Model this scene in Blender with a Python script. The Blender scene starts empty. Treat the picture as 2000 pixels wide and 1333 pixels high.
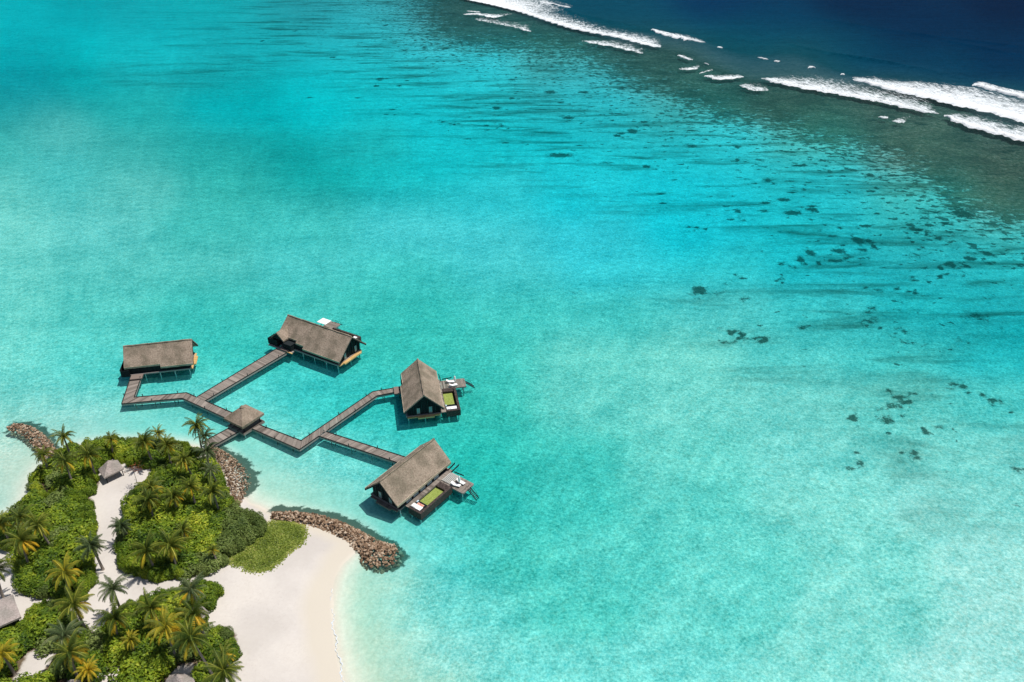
import bpy, math, random
import numpy as np
from mathutils import Vector, Matrix

# ------------------------------------------------------------------ camera, light, exposure
scene = bpy.context.scene
FPX, PITCH, CAMH = 1500.0, math.radians(31.5), 110.0      # focal length in photo pixels, tilt down, height above water
cam_d = bpy.data.cameras.new("camera"); cam = bpy.data.objects.new("camera", cam_d)
scene.collection.objects.link(cam); scene.camera = cam
cam_d.sensor_width = 36; cam_d.lens = 36 * FPX / 2000; cam_d.clip_end = 20000; cam_d.clip_start = 1
cam.location = (0, 0, CAMH); cam.rotation_euler = (math.radians(90) - PITCH, 0, 0)

SUN = Vector((0.35, 0.06, 0.93)).normalized()
world = bpy.data.worlds.new("World"); scene.world = world; world.use_nodes = True
wn = world.node_tree; bg = wn.nodes["Background"]
sky = wn.nodes.new("ShaderNodeTexSky"); sky.sky_type = 'NISHITA'; sky.sun_disc = False
sky.sun_elevation = math.asin(SUN.z); sky.sun_rotation = math.atan2(SUN.x, SUN.y)
wn.links.new(sky.outputs[0], bg.inputs[0]); bg.inputs[1].default_value = 0.08
sl = bpy.data.lights.new("sun", 'SUN'); sl.energy = 4.3; sl.angle = math.radians(0.5); sl.color = (1, .965, .91)
so = bpy.data.objects.new("sun", sl); scene.collection.objects.link(so)
so.rotation_euler = (-SUN).to_track_quat('-Z', 'Y').to_euler()
scene.view_settings.view_transform = 'Standard'; scene.view_settings.look = 'None'
scene.view_settings.exposure = 0.0; scene.view_settings.gamma = 1

rnd = random.Random(7)
NR = np.random.default_rng(11)
COL = scene.collection

# ------------------------------------------------------------------ helpers
def U(px, py, z=0.0):
    """point of the photograph (2000 x 1333) put on the level z of the real place"""
    x = (px - 1000) / FPX; y = (py - 666.5) / FPX
    d = Vector((x, math.cos(PITCH) - y * math.sin(PITCH), -math.sin(PITCH) - y * math.cos(PITCH)))
    return Vector((0, 0, CAMH)) + d * ((CAMH - z) / -d.z)

def tag(o, label=None, cat=None, group=None, kind=None):
    if label: o["label"] = label
    if cat: o["category"] = cat
    if group: o["group"] = group
    if kind: o["kind"] = kind
    return o

def empty(name, loc=(0, 0, 0), rz=0, **k):
    o = bpy.data.objects.new(name, None); COL.objects.link(o)
    o.location = loc; o.rotation_euler = (0, 0, rz); o.empty_display_size = .5
    return tag(o, **k)

class MB:
    """collects faces, then links them as one mesh object"""
    def __init__(s): s.v = []; s.f = []; s.m = []; s.c = []
    def quad(s, pts, mi=0, c=.5):
        n = len(s.v); s.v += [tuple(p) for p in pts]; s.f.append(tuple(range(n, n + len(pts)))); s.m.append(mi); s.c.append(c)
    def hexa(s, p, mi=0, c=.5):
        n = len(s.v); s.v += [tuple(q) for q in p]
        for f in ((3, 2, 1, 0), (4, 5, 6, 7), (0, 1, 5, 4), (1, 2, 6, 5), (2, 3, 7, 6), (3, 0, 4, 7)):
            s.f.append(tuple(n + i for i in f)); s.m.append(mi); s.c.append(c)
    def box(s, x0, x1, y0, y1, z0, z1, mi=0, c=.5):
        s.hexa([(x0, y0, z0), (x1, y0, z0), (x1, y1, z0), (x0, y1, z0), (x0, y0, z1), (x1, y0, z1), (x1, y1, z1), (x0, y1, z1)], mi, c)
    def bar(s, a, b, w, h, mi=0, c=.5, up=(0, 0, 1)):
        a = Vector(a); b = Vector(b); d = (b - a).normalized(); u = Vector(up)
        sd = d.cross(u)
        if sd.length < 1e-4: sd = Vector((1, 0, 0))
        sd.normalize(); u = sd.cross(d).normalized(); sd *= w / 2; u = u * h / 2
        s.hexa([a - sd - u, a + sd - u, a + sd + u, a - sd + u, b - sd - u, b + sd - u, b + sd + u, b - sd + u], mi, c)
    def tube(s, pts, rad, n=8, mi=0, c=.5):
        rings = []
        for i, p in enumerate(pts):
            p = Vector(p); d = (Vector(pts[min(i + 1, len(pts) - 1)]) - Vector(pts[max(i - 1, 0)])).normalized()
            a = d.cross(Vector((0, 1, 0)) if abs(d.y) < .9 else Vector((1, 0, 0))).normalized(); b = d.cross(a)
            r = rad[i] if hasattr(rad, '__len__') else rad
            k = len(s.v); s.v += [tuple(p + (a * math.cos(t) + b * math.sin(t)) * r) for t in [2 * math.pi * j / n for j in range(n)]]
            rings.append(k)
        for k0, k1 in zip(rings, rings[1:]):
            for j in range(n):
                s.f.append((k0 + j, k0 + (j + 1) % n, k1 + (j + 1) % n, k1 + j)); s.m.append(mi); s.c.append(c)
        for k in (rings[0], rings[-1]):
            s.f.append(tuple(range(k, k + n))); s.m.append(mi); s.c.append(c)
    def prism(s, poly, z0, z1, mi=0, c=.5):
        n = len(poly); k = len(s.v)
        s.v += [(p[0], p[1], z0) for p in poly] + [(p[0], p[1], z1) for p in poly]
        s.f.append(tuple(k + n + i for i in range(n))); s.m.append(mi); s.c.append(c)
        s.f.append(tuple(k + n - 1 - i for i in range(n))); s.m.append(mi); s.c.append(c)
        for i in range(n):
            j = (i + 1) % n; s.f.append((k + i, k + j, k + n + j, k + n + i)); s.m.append(mi); s.c.append(c)
    def mesh(s, name, mats, smooth=False):
        me = bpy.data.meshes.new(name); me.from_pydata(s.v, [], s.f)
        for m in (mats if isinstance(mats, (list, tuple)) else [mats]): me.materials.append(m)
        me.polygons.foreach_set('material_index', s.m)
        if smooth: me.polygons.foreach_set('use_smooth', [True] * len(s.f))
        a = me.attributes.new('tone', 'FLOAT', 'FACE'); a.data.foreach_set('value', s.c)
        me.update(); return me
    def build(s, name, mats, parent=None, smooth=False):
        o = bpy.data.objects.new(name, s.mesh(name, mats, smooth)); COL.objects.link(o); o.parent = parent
        return o

# ------------------------------------------------------------------ materials
class NT:
    def __init__(s, name):
        s.m = bpy.data.materials.new(name); s.m.use_nodes = True; s.t = s.m.node_tree; s.n = s.t.nodes; s.l = s.t.links
        s.b = s.n['Principled BSDF']; s.out = s.n['Material Output']
    def new(s, typ, **k):
        n = s.n.new(typ)
        for a, v in k.items(): setattr(n, a, v)
        return n
    def put(s, sock, v):
        if isinstance(v, bpy.types.NodeSocket): s.l.new(v, sock)
        elif v is not None:
            if sock.type == 'RGBA' and hasattr(v, '__len__') and len(v) == 3: v = (*v, 1)
            sock.default_value = v
    def math(s, op, a, b=None, c=None, clamp=False):
        n = s.new('ShaderNodeMath', operation=op, use_clamp=clamp)
        for i, v in enumerate((a, b, c)):
            if v is not None: s.put(n.inputs[i], v)
        return n.outputs[0]
    def mix(s, f, a, b, typ='MIX'):
        n = s.new('ShaderNodeMix', data_type='RGBA', blend_type=typ); n.clamp_factor = True
        s.put(n.inputs[0], f); s.put(n.inputs[6], a); s.put(n.inputs[7], b); return n.outputs[2]
    def coord(s, scale=(1, 1, 1), rot=(0, 0, 0), obj=True):
        tc = s.new('ShaderNodeTexCoord'); mp = s.new('ShaderNodeMapping'); s.l.new(tc.outputs['Object'], mp.inputs[0])
        mp.inputs['Scale'].default_value = scale; mp.inputs['Rotation'].default_value = rot; return mp.outputs[0]
    def noise(s, vec, scale, detail=3, rough=.55, dist=0.):
        n = s.new('ShaderNodeTexNoise'); s.put(n.inputs['Vector'], vec); n.inputs['Scale'].default_value = scale
        n.inputs['Detail'].default_value = detail; n.inputs['Roughness'].default_value = rough; n.inputs['Distortion'].default_value = dist
        return n.outputs['Fac']
    def ramp(s, f, stops):
        n = s.new('ShaderNodeValToRGB'); s.put(n.inputs[0], f); e = n.color_ramp.elements
        while len(e) < len(stops): e.new(.5)
        for q, (p, c) in zip(e, stops): q.position = p; q.color = (*c, 1) if len(c) == 3 else c
        return n.outputs[0]
    def rng(s, f, a, b, c, d):
        n = s.new('ShaderNodeMapRange'); s.put(n.inputs[0], f)
        for i, v in enumerate((a, b, c, d)): n.inputs[i + 1].default_value = v
        return n.outputs[0]
    def attr(s, name):
        return s.new('ShaderNodeAttribute', attribute_name=name)
    def bump(s, h, strength, dist):
        n = s.new('ShaderNodeBump'); s.put(n.inputs['Height'], h); n.inputs['Strength'].default_value = strength; n.inputs['Distance'].default_value = dist
        return n.outputs[0]
    def done(s, col=None, rough=.8, normal=None, spec=.3):
        if col is not None: s.put(s.b.inputs['Base Color'], col)
        s.put(s.b.inputs['Roughness'], rough); s.b.inputs['Specular IOR Level'].default_value = spec
        if normal is not None: s.l.new(normal, s.b.inputs['Normal'])
        return s.m

M = {}
def mat_wood(name, lo, hi, sc=(1, 12, 1)):
    t = NT(name); a = t.attr('tone').outputs['Fac']; n = t.noise(t.coord(sc), 1.2, 4)
    f = t.math('ADD', t.math('MULTIPLY', a, .75), t.math('MULTIPLY', n, .3))
    c = t.mix(f, lo, hi); M[name] = t.done(c, .85, t.bump(n, .3, .02), .15)
mat_wood('deck_wood', (.075, .060, .050), (.385, .328, .280))
mat_wood('dark_timber', (.006, .010, .012), (.022, .028, .030))
mat_wood('beam_wood', (.20, .17, .15), (.38, .33, .30))
mat_wood('gold_wood', (.55, .33, .13), (.72, .48, .22))
mat_wood('brown_wood', (.14, .105, .085), (.26, .2, .17))
mat_wood('edge_wood', (.018, .016, .016), (.045, .040, .038))
mat_wood('pale_post', (.38, .42, .42), (.6, .62, .6))
mat_wood('slat_wood', (.30, .30, .27), (.52, .51, .47))

def mat_thatch(name, lo, hi):
    t = NT(name); co = t.coord(); n1 = t.noise(co, 3.2, 6, .72); n2 = t.noise(co, .35, 3, .5)
    n3 = t.noise(t.coord((14, 14, 1.5)), 1.0, 3, .6)
    f = t.math('ADD', t.math('MULTIPLY', n1, .75), t.math('MULTIPLY', n3, .35))
    f = t.rng(f, .34, .78, 0, 1); c = t.mix(f, lo, hi)
    c = t.mix(t.rng(n2, .38, .65, 0, .6), c, [v * .8 for v in lo[:1]] + [lo[1] * 1.0, lo[2] * .95])
    M[name] = t.done(c, .95, t.bump(t.math('ADD', n1, n3), .9, .12), .05)
mat_thatch('thatch', (.135, .096, .068), (.60, .475, .37))
mat_thatch('thatch_edge', (.30, .23, .16), (.80, .66, .50))
mat_thatch('thatch_old', (.26, .21, .185), (.66, .56, .51))

t = NT('stone_cladding'); co = t.coord((1, 1, 5)); n = t.noise(co, 2.2, 4, .7)
M['stone'] = t.done(t.ramp(n, [(.3, (.018, .013, .012)), (.55, (.07, .052, .046)), (.8, (.17, .13, .115))]), .8, t.bump(n, .5, .05), .2)
t = NT('garden_grass'); n = t.noise(t.coord(), 2.6, 4, .6)
M['lawn'] = t.done(t.ramp(n, [(.25, (.17, .22, .035)), (.55, (.27, .33, .075)), (.8, (.38, .42, .13))]), .9)
t = NT('white_canvas'); n = t.noise(t.coord(), 1.5, 3)
M['canvas'] = t.done(t.mix(n, (.78, .76, .73), (.9, .88, .86)), .8)
t = NT('pale_glass'); n = t.noise(t.coord(), 1.0, 2)
M['pane'] = t.done(t.mix(n, (.16, .26, .28), (.42, .55, .56)), .12, None, .6)
t = NT('dark_metal'); n = t.noise(t.coord(), 3, 2)
M['metal'] = t.done(t.mix(n, (.012, .018, .02), (.03, .036, .038)), .5)
t = NT('red_towel'); n = t.noise(t.coord((9, 1, 1)), 2, 1)
M['towel'] = t.done(t.ramp(n, [(.40, (.55, .05, .05)), (.5, (.8, .72, .6)), (.6, (.65, .22, .12))]), .9)
t = NT('blue_towel'); n = t.noise(t.coord(), 2, 1)
M['blue'] = t.done(t.mix(n, (.35, .6, .75), (.75, .85, .9)), .9)

def mat_leaf(name, stops, var=.35):
    t = NT(name); a = t.attr('tone').outputs['Fac']; oi = t.new('ShaderNodeObjectInfo').outputs['Random']
    f = t.math('ADD', t.math('MULTIPLY', a, 1 - var), t.math('MULTIPLY', oi, var))
    gp = t.new('ShaderNodeNewGeometry').outputs['Position']; f = t.math('ADD', f, t.rng(t.noise(gp, .22, 4, .65), .35, .65, -.2, .2))
    c = t.ramp(f, stops)
    t.put(t.b.inputs['Base Color'], c); t.b.inputs['Roughness'].default_value = .5; t.b.inputs['Specular IOR Level'].default_value = .22
    tr = t.new('ShaderNodeBsdfTranslucent'); t.put(tr.inputs[0], c); mx = t.new('ShaderNodeMixShader'); mx.inputs[0].default_value = .25
    t.l.new(t.b.outputs[0], mx.inputs[1]); t.l.new(tr.outputs[0], mx.inputs[2]); t.l.new(mx.outputs[0], t.out.inputs[0])
    M[name] = t.m
mat_leaf('leaf', [(0, (.025, .065, .008)), (.35, (.095, .165, .012)), (.7, (.24, .325, .02)), (1, (.52, .53, .05))])
mat_leaf('leaf_dry', [(0, (.055, .095, .020)), (.5, (.15, .205, .045)), (1, (.32, .37, .11))])
mat_leaf('frond', [(0, (.035, .065, .010)), (.4, (.12, .155, .018)), (.75, (.28, .28, .035)), (1, (.58, .50, .07))], .25)
mat_leaf('frond_old', [(0, (.14, .17, .02)), (.5, (.42, .35, .025)), (1, (.72, .42, .025))], .3)
mat_leaf('frond_pale', [(0, (.04, .07, .025)), (.5, (.12, .16, .06)), (1, (.33, .32, .15))], .3)
mat_leaf('creeper', [(0, (.08, .12, .014)), (.5, (.19, .25, .032)), (.85, (.33, .37, .07)), (1, (.50, .46, .14))], .0)
mat_leaf('dead_leaf', [(0, (.1, .03, .01)), (1, (.3, .1, .04))], .2)
t = NT('bark'); n = t.noise(t.coord((1, 1, 6)), 2, 3)
M['bark'] = t.done(t.mix(n, (.13, .10, .08), (.34, .29, .25)), .9)
t = NT('boulder_rock'); a = t.attr('tone').outputs['Fac']; oi = t.new('ShaderNodeObjectInfo').outputs['Random']
n = t.noise(t.coord(), 1.6, 5, .65); f = t.math('ADD', t.math('MULTIPLY', n, .45), t.math('MULTIPLY', t.math('FRACT', t.math('ADD', a, oi)), .6))
M['rock'] = t.done(t.ramp(f, [(.1, (.045, .030, .020)), (.35, (.145, .090, .056)), (.6, (.31, .205, .13)), (.9, (.60, .48, .36))]), .9, t.bump(n, .6, .1), .1)

# ------------------------------------------------------------------ shoreline and fields laid over the real place
def W(lst, z=0.): return [U(p[0], p[1], z) for p in lst]
SHORE = W([(712, 1450), (683, 1370), (671, 1333), (661, 1290), (653, 1240), (648, 1190), (650, 1160), (656, 1130), (668, 1102), (690, 1080), (712, 1068), (700, 1048), (650, 1026),
           (600, 1012), (560, 1004), (525, 1000), (505, 990), (488, 984), (470, 962), (462, 930), (445, 906), (425, 888), (405, 880), (380, 873), (340, 867), (290, 863), (220, 864),
           (160, 872), (120, 884), (100, 898), (80, 916), (64, 942), (56, 974), (40, 994), (0, 1020), (-150, 1110), (-330, 1500), (300, 1700), (690, 1700)])
SH = np.array([(p.x, p.y) for p in SHORE])
def inside(P, poly):
    x, y = P[:, 0], P[:, 1]; r = np.zeros(len(P), bool); n = len(poly)
    for i in range(n):
        x0, y0 = poly[i]; x1, y1 = poly[(i + 1) % n]
        c = ((y0 > y) != (y1 > y)) & (x < (x1 - x0) * (y - y0) / (y1 - y0 + 1e-12) + x0); r ^= c
    return r
def segdist(P, line, closed=False):
    d = np.full(len(P), 1e9); L = list(line) + ([line[0]] if closed else [])
    for a, b in zip(L, L[1:]):
        a = np.array(a); b = np.array(b); ab = b - a; t = np.clip(((P - a) @ ab) / (ab @ ab + 1e-9), 0, 1)
        d = np.minimum(d, np.hypot(*(P - a - t[:, None] * ab).T))
    return d
def shore_d(P): return np.where(inside(P, SH), 1, -1) * segdist(P, SH, True)
def wob(P, s, seed=0.):
    x, y = P[:, 0] * s + seed, P[:, 1] * s - seed
    return (np.sin(x + 1.7 * np.sin(y * .7)) + np.sin(y * 1.3 + 1.3 * np.sin(x * .9 + 2)) + .5 * np.sin(2.3 * x - 1.9 * y)) / 2.5
def ground_z(P):
    d = shore_d(P) + .35 * wob(P, .35)
    zi = 1.35 * (1 - np.exp(-np.maximum(d, 0) / 7)) + .07 * wob(P, .5, 3.) * np.clip(d / 4, 0, 1)
    far = np.clip(P[:, 1] / 300, 0, 1)
    zo = -(1.15 + 1.0 * far) * (1 - np.exp(-np.maximum(-d, 0) / 9))
    return np.where(d > 0, zi, zo)
def gz(x, y): return float(ground_z(np.array([[x, y]]))[0])

# water colour over the lagoon, seen in the place: photo position, colour of clear water over sand
CT = """0 0 0,172,178|200 0 0,158,165|400 0 0,168,172|600 0 0,150,158|800 0 0,135,142|950 0 40,120,125|1150 0 8,82,105|1400 0 2,55,92|1700 0 0,41,74|2000 0 0,34,66|2300 0 0,32,64
0 50 0,178,184|250 50 0,172,178|500 50 0,165,170|700 50 0,165,172|900 50 30,120,125|1250 50 8,80,105|1500 50 2,60,92|1800 50 0,45,78|2100 50 0,38,70
0 100 0,160,166|250 105 0,190,194|480 100 0,178,184|700 100 0,185,192|900 100 0,178,186|1100 110 40,150,150|1250 110 50,130,130|1450 90 8,90,105|1650 100 3,66,92|2000 100 0,48,80
0 160 0,150,158|200 150 0,158,160|450 150 0,160,162|700 160 0,188,192|900 160 0,192,198|1150 160 0,165,172|1350 160 45,130,130|1550 130 30,105,115|1800 130 3,62,90|2050 150 2,56,86
0 210 30,158,158|250 210 35,172,168|450 210 0,172,175|650 210 0,190,194|900 220 0,192,198|1150 220 0,180,186|1350 210 20,160,160|1550 200 60,135,130|1750 210 70,130,128|2000 230 50,115,120
0 290 60,178,170|100 270 85,182,176|250 300 60,172,165|400 290 35,168,162|550 300 10,158,155|700 290 20,180,178|900 300 0,192,196|1150 290 0,194,200|1400 290 0,188,194|1600 270 40,165,160|1800 300 80,145,138|2000 320 70,125,120
0 370 110,202,190|120 340 75,190,185|250 370 100,195,185|450 350 55,178,168|620 350 15,160,155|800 370 25,182,182|950 390 50,198,202|1150 380 20,196,204|1350 370 0,195,204|1600 360 0,185,190|1800 380 30,165,160|2000 400 80,150,140
0 450 118,208,196|200 440 100,198,190|400 430 70,188,178|600 430 70,192,184|800 440 80,202,202|950 470 75,200,202|1150 470 55,198,206|1350 450 10,194,204|1600 440 0,188,194|1800 440 0,165,165|2000 450 20,170,168
0 530 112,206,194|200 530 92,194,184|400 520 88,194,184|600 520 80,196,190|800 530 70,196,188|1000 530 75,198,196|1200 520 55,196,200|1400 530 45,192,194|1600 520 15,184,190|1800 520 10,176,180|2000 530 10,182,184
0 610 118,212,198|200 600 92,200,188|400 600 66,192,180|600 600 82,200,188|800 610 58,190,178|1000 600 72,196,186|1200 610 72,194,186|1400 600 82,196,190|1600 610 55,190,188|1800 610 12,174,176|2000 620 5,168,172
0 700 122,214,200|150 700 96,207,195|450 690 64,197,184|700 600 66,192,180|780 660 60,192,178|950 700 68,196,182|1150 700 105,204,190|1350 690 112,206,192|1550 690 85,198,190|1750 690 65,192,186|1950 690 35,182,182
0 780 132,216,202|100 780 105,210,200|320 730 88,208,198|450 780 84,208,200|600 740 70,202,194|680 800 60,200,190|780 850 55,194,184|950 800 62,192,176|1150 790 108,206,192|1350 780 122,212,198|1550 790 118,208,196|1750 790 108,206,194|1950 790 80,196,188
0 830 158,222,205|60 820 180,222,205|150 830 165,220,208|300 810 130,218,205|420 800 130,219,207|520 880 130,218,204|620 890 118,218,208|700 900 106,214,206|950 880 45,190,175|1100 880 70,194,180|1350 890 108,206,192|1600 880 125,212,200|1850 880 122,210,198|2050 880 120,208,198
0 900 205,224,204|30 880 205,224,206|60 910 200,224,205|0 960 195,222,206|500 910 165,222,206|500 950 195,222,202|560 970 185,222,200|620 960 150,220,204|700 960 118,215,204|800 1040 100,212,200|950 980 48,190,176|1100 980 72,196,182|1350 980 98,204,190|1600 980 130,214,200|1850 980 140,216,204|2050 980 140,216,204
600 990 180,222,202|680 1020 150,220,204|760 1060 118,215,206|860 1090 88,208,198|1000 1090 82,202,186|1200 1090 92,204,190|1450 1090 108,210,196|1700 1090 132,216,202|1950 1090 160,222,210|700 1100 205,224,198|740 1120 160,222,204
680 1160 208,224,196|720 1190 180,224,200|800 1180 122,216,206|920 1190 112,212,200|1100 1190 92,206,190|1400 1200 112,212,198|1700 1200 138,218,204|2000 1200 168,224,212
700 1260 205,222,194|770 1270 175,222,202|870 1270 140,218,206|1050 1290 118,214,202|1300 1300 118,214,202|1600 1300 140,220,206|1900 1300 170,226,214
700 1333 208,220,194|760 1350 192,220,196|850 1360 165,220,200|1050 1360 122,215,204|1400 1360 130,218,206|1700 1370 150,222,210|2050 1370 176,228,218"""
def srgb(c):
    c = np.asarray(c, float) / 255; return np.where(c <= .04045, c / 12.92, ((c + .055) / 1.055) ** 2.4)
ctl, cc = [], []
for row in CT.split('\n'):
    for e in row.split('|'):
        a, b, c = e.split(' '); p = U(float(a), float(b)); ctl.append((p.x, p.y)); cc.append(srgb([float(v) for v in c.split(',')]))
def metric(P):
    D = P[:, 1] * .853 + 57.5
    return np.stack([P[:, 0] / D * 1500 / 115, P[:, 1] / D * 2400 / 52], 1)     # nearer things have finer colour changes
CTL = metric(np.array(ctl)); CC = np.array(cc)
def field(P, pts, vals, k=1.0):
    Q = metric(P); out = np.zeros((len(P), vals.shape[1]))
    for i in range(0, len(P), 20000):
        d = ((Q[i:i + 20000, None, :] - pts[None]) ** 2).sum(2) * k; d -= d.min(1, keepdims=True)
        w = np.exp(-d); out[i:i + 20000] = (w @ vals) / w.sum(1, keepdims=True)
    return out
# how much reef covers the bed
RF = """0 0 0|400 0 .05|600 20 .25|750 0 .55|850 10 .9|950 30 1|1100 20 1|1300 60 1|700 60 .25|800 50 .5|900 55 .9|1000 70 .95|1100 80 .9|1000 110 .35|1100 130 .5|1200 90 .9|1250 120 .95|1150 170 .3|1300 150 .95|1300 190 .5|1400 140 1|1400 190 .9|1450 170 1|1500 200 1|1450 240 .6|1550 220 1|1600 250 .8|1500 270 .25|1650 200 1|1700 240 1|1650 290 .6|1750 290 .85|1800 250 1|1850 320 .95|1900 280 1|1750 340 .45|1800 370 .6|1900 370 .95|1950 330 1|2000 380 1|2100 350 1|1950 410 .8|2050 420 .8|1880 440 .45|2000 460 .4|1300 250 .25|1200 230 .25|1000 200 .22|900 150 .2|700 120 .15|500 80 .1|1100 300 .15|1400 300 .2|1550 330 .2|1650 350 .25|1300 350 .1|1000 280 .1|800 220 .08|600 180 0|1750 420 .35|1600 420 .2|1450 420 .15|1650 480 .2|1800 500 .3|1950 520 .25|1500 500 .05|1350 480 0|1700 560 .15|1850 600 .15|1400 600 .12|1300 650 0|1500 660 .1|1750 700 .12|1800 780 .12|1900 760 .1|1650 780 .05|1000 500 0|1000 400 0|800 400 0|400 300 0|0 300 0|0 600 0|600 600 0|1000 700 0|1300 800 0|1500 900 0|2000 900 .08|2000 700 .05|1000 1000 0|1500 1200 0|500 900 0|2000 1200 0|1500 0 .6|1800 0 .5|2000 100 .6"""
rp, rv = [], []
for e in RF.split('|'):
    a, b, c = e.split(' '); p = U(float(a), float(b)); rp.append((p.x, p.y)); rv.append([float(c)])
RP = metric(np.array(rp)); RV = np.array(rv)
# lone coral patches: photo x, y, width, height of the patch, darkness
SPOT = """1880 418 46 14 1|1365 568 34 18 1|1362 584 12 7 .8|1445 543 12 6 1|1400 574 30 8 .55|1450 585 14 6 .8|1527 546 14 6 .9|1583 495 22 12 1|1565 509 14 12 1|1532 515 12 5 .9|1638 491 36 12 .8|1630 510 36 8 .8|1676 470 28 14 1|1698 471 14 8 1|1684 488 16 6 .9|1790 449 40 6 .9|1815 440 30 6 .9|1832 466 20 8 .9|1800 484 18 6 .7|1860 520 20 10 .9|1836 524 14 9 1|1835 541 14 7 1|1895 506 26 10 1|1930 496 22 12 .9|1440 412 14 10 .9|1452 430 16 5 .8|1362 445 10 4 1|1548 416 40 10 .95|1585 409 26 8 .95|1700 342 18 8 1|1440 287 12 6 1|1440 312 10 5 .9|1590 289 8 4 .9|1620 300 8 4 .9|1500 352 26 10 .7|1475 358 20 5 .7|1570 370 14 6 .8|1530 390 34 8 .8|1910 620 70 22 .55|1428 652 18 10 1|1446 663 16 8 1|1470 663 14 8 .9|1492 666 16 9 1|1565 641 22 7 .8|1712 568 16 6 .8|1790 574 10 5 .9|1780 548 16 5 .8|1750 566 14 5 .8|1707 609 10 5 .9|1703 630 18 6 .9|1765 650 14 6 .9|1760 668 30 14 .5|1780 672 22 8 .6|1868 664 14 6 .6|1756 778 30 10 .95|1739 793 18 9 .9|1720 800 22 14 .4|1730 824 42 22 .65|1665 822 8 6 .9|1883 758 18 10 1|1943 784 20 9 .95|1805 842 14 6 .9|1788 888 10 5 .9|1986 920 30 22 .6|1679 908 22 16 .8|1125 575 44 24 .35|1095 303 60 10 .8|1205 265 18 6 .9|1235 256 24 10 .9|1110 230 30 6 .8|1075 180 30 8 .7|1215 172 26 8 .6|1000 192 14 4 .8|970 210 24 5 .8|1140 180 24 5 .8|1095 200 16 4 .8|1245 178 26 8 .6|1350 285 34 10 .6|1262 325 18 6 .9|1195 235 10 4 .9|1185 318 40 7 .5|1260 238 14 4 .9|800 228 0 0 0|742 154 18 4 1|735 168 16 4 .8|650 112 12 3 1|780 168 12 3 .8|950 245 16 4 .8|865 238 10 3 .9|887 243 8 4 .9|970 212 18 5 .9|980 246 18 4 .7|575 61 14 3 .8|512 80 8 3 .9|870 95 24 4 .8|830 92 14 3 .8|885 108 10 3 .8|790 98 14 3 .8|1000 155 20 3 .8|560 480 0 0 0|1745 660 14 5 .5|1555 560 60 14 .3|1625 540 80 16 .35|1790 500 70 22 .4|1960 600 60 20 .3|1650 700 0 0 0|1510 475 40 10 .25"""
sp = []; rs0 = random.Random(8)
for e in SPOT.split('|'):
    a = [float(v) for v in e.split()]
    if a[2] <= 0: continue
    p = U(a[0], a[1], -2); q = U(a[0] + a[2] / 2, a[1], -2); r = U(a[0], a[1] + a[3] / 2, -2)
    sp.append((p.x, p.y, max(.8, (q.x - p.x) * .92), max(1.1, (p.y - r.y) * 1.0), a[4] * 1.15))
    for _ in range(4): sp.append((p.x + rs0.gauss(0, 1) * (q.x - p.x + 1.5), p.y + rs0.gauss(0, 1) * (p.y - r.y + 1.5), rs0.uniform(.7, 1.6), rs0.uniform(.7, 1.3), a[4] * rs0.uniform(.6, 1.1)))
rs = random.Random(5)
for i in range(1100):                               # small scattered coral heads of the outer lagoon
    px = rs.uniform(600, 2050); py = rs.uniform(40, 620)
    edge = (px - 600) * .29                        # they thin out away from the reef
    if abs(py - edge) > 200 * rs.random() + 20: continue
    p = U(px, py, -2); s = rs.uniform(.3, 1.25) * (1 + (p.y - 200) / 900)
    sp.append((p.x, p.y, s * rs.uniform(1.0, 2.6), s * 1.1, rs.uniform(.5, 1.1)))

def coral_at(P):
    c = field(P, RP, RV, 1.3)[:, 0]; s = np.zeros(len(P))
    for x, y, a, b, k in sp:
        near = np.where((abs(P[:, 0] - x) < 3 * a) & (abs(P[:, 1] - y) < 3 * b))[0]
        if len(near):
            r2 = ((P[near, 0] - x) / a) ** 2 + ((P[near, 1] - y) / b) ** 2
            s[near] = np.maximum(s[near], k * np.exp(-r2 * .9))
    return c, s

def axis(lo, hi, segs):
    """grid lines: segs = [(upto, step)]"""
    v = [lo]
    for end, st in segs:
        while v[-1] < end - 1e-6: v.append(min(v[-1] + st, end))
    return np.array(v)
XS = axis(-6000, 6000, [(-1500, 700), (-600, 60), (-320, 12), (-110, 2.5), (20, .9), (260, 1.5), (560, 3.5), (1500, 60), (6000, 700)])
YS = axis(-400, 14000, [(-50, 60), (60, 20), (80, 4), (185, .9), (420, 1.5), (640, 1.7), (1100, 6), (1600, 50), (14000, 900)])
def grid_mesh(name, zf, X, Y):
    gx, gy = np.meshgrid(X, Y); P = np.stack([gx.ravel(), gy.ravel()], 1); z = zf(P)
    nx, ny = len(X), len(Y); i = np.arange(nx * ny).reshape(ny, nx)
    f = np.stack([i[:-1, :-1], i[:-1, 1:], i[1:, 1:], i[1:, :-1]], -1).reshape(-1, 4)
    me = bpy.data.meshes.new(name); me.vertices.add(len(P)); me.vertices.foreach_set('co', np.column_stack([P, z]).ravel())
    me.loops.add(f.size); me.loops.foreach_set('vertex_index', f.ravel())
    me.polygons.add(len(f)); me.polygons.foreach_set('loop_start', np.arange(0, f.size, 4))
    me.polygons.foreach_set('use_smooth', np.ones(len(f), bool)); me.update(calc_edges=True)
    o = bpy.data.objects.new(name, me); COL.objects.link(o); return o, P
def set_attr(o, name, typ, v):
    a = o.data.attributes.new(name, typ, 'POINT')
    if typ == 'FLOAT': a.data.foreach_set('value', v.astype(np.float32))
    else: a.data.foreach_set('color', np.column_stack([v, np.ones(len(v))]).astype(np.float32).ravel())

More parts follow.
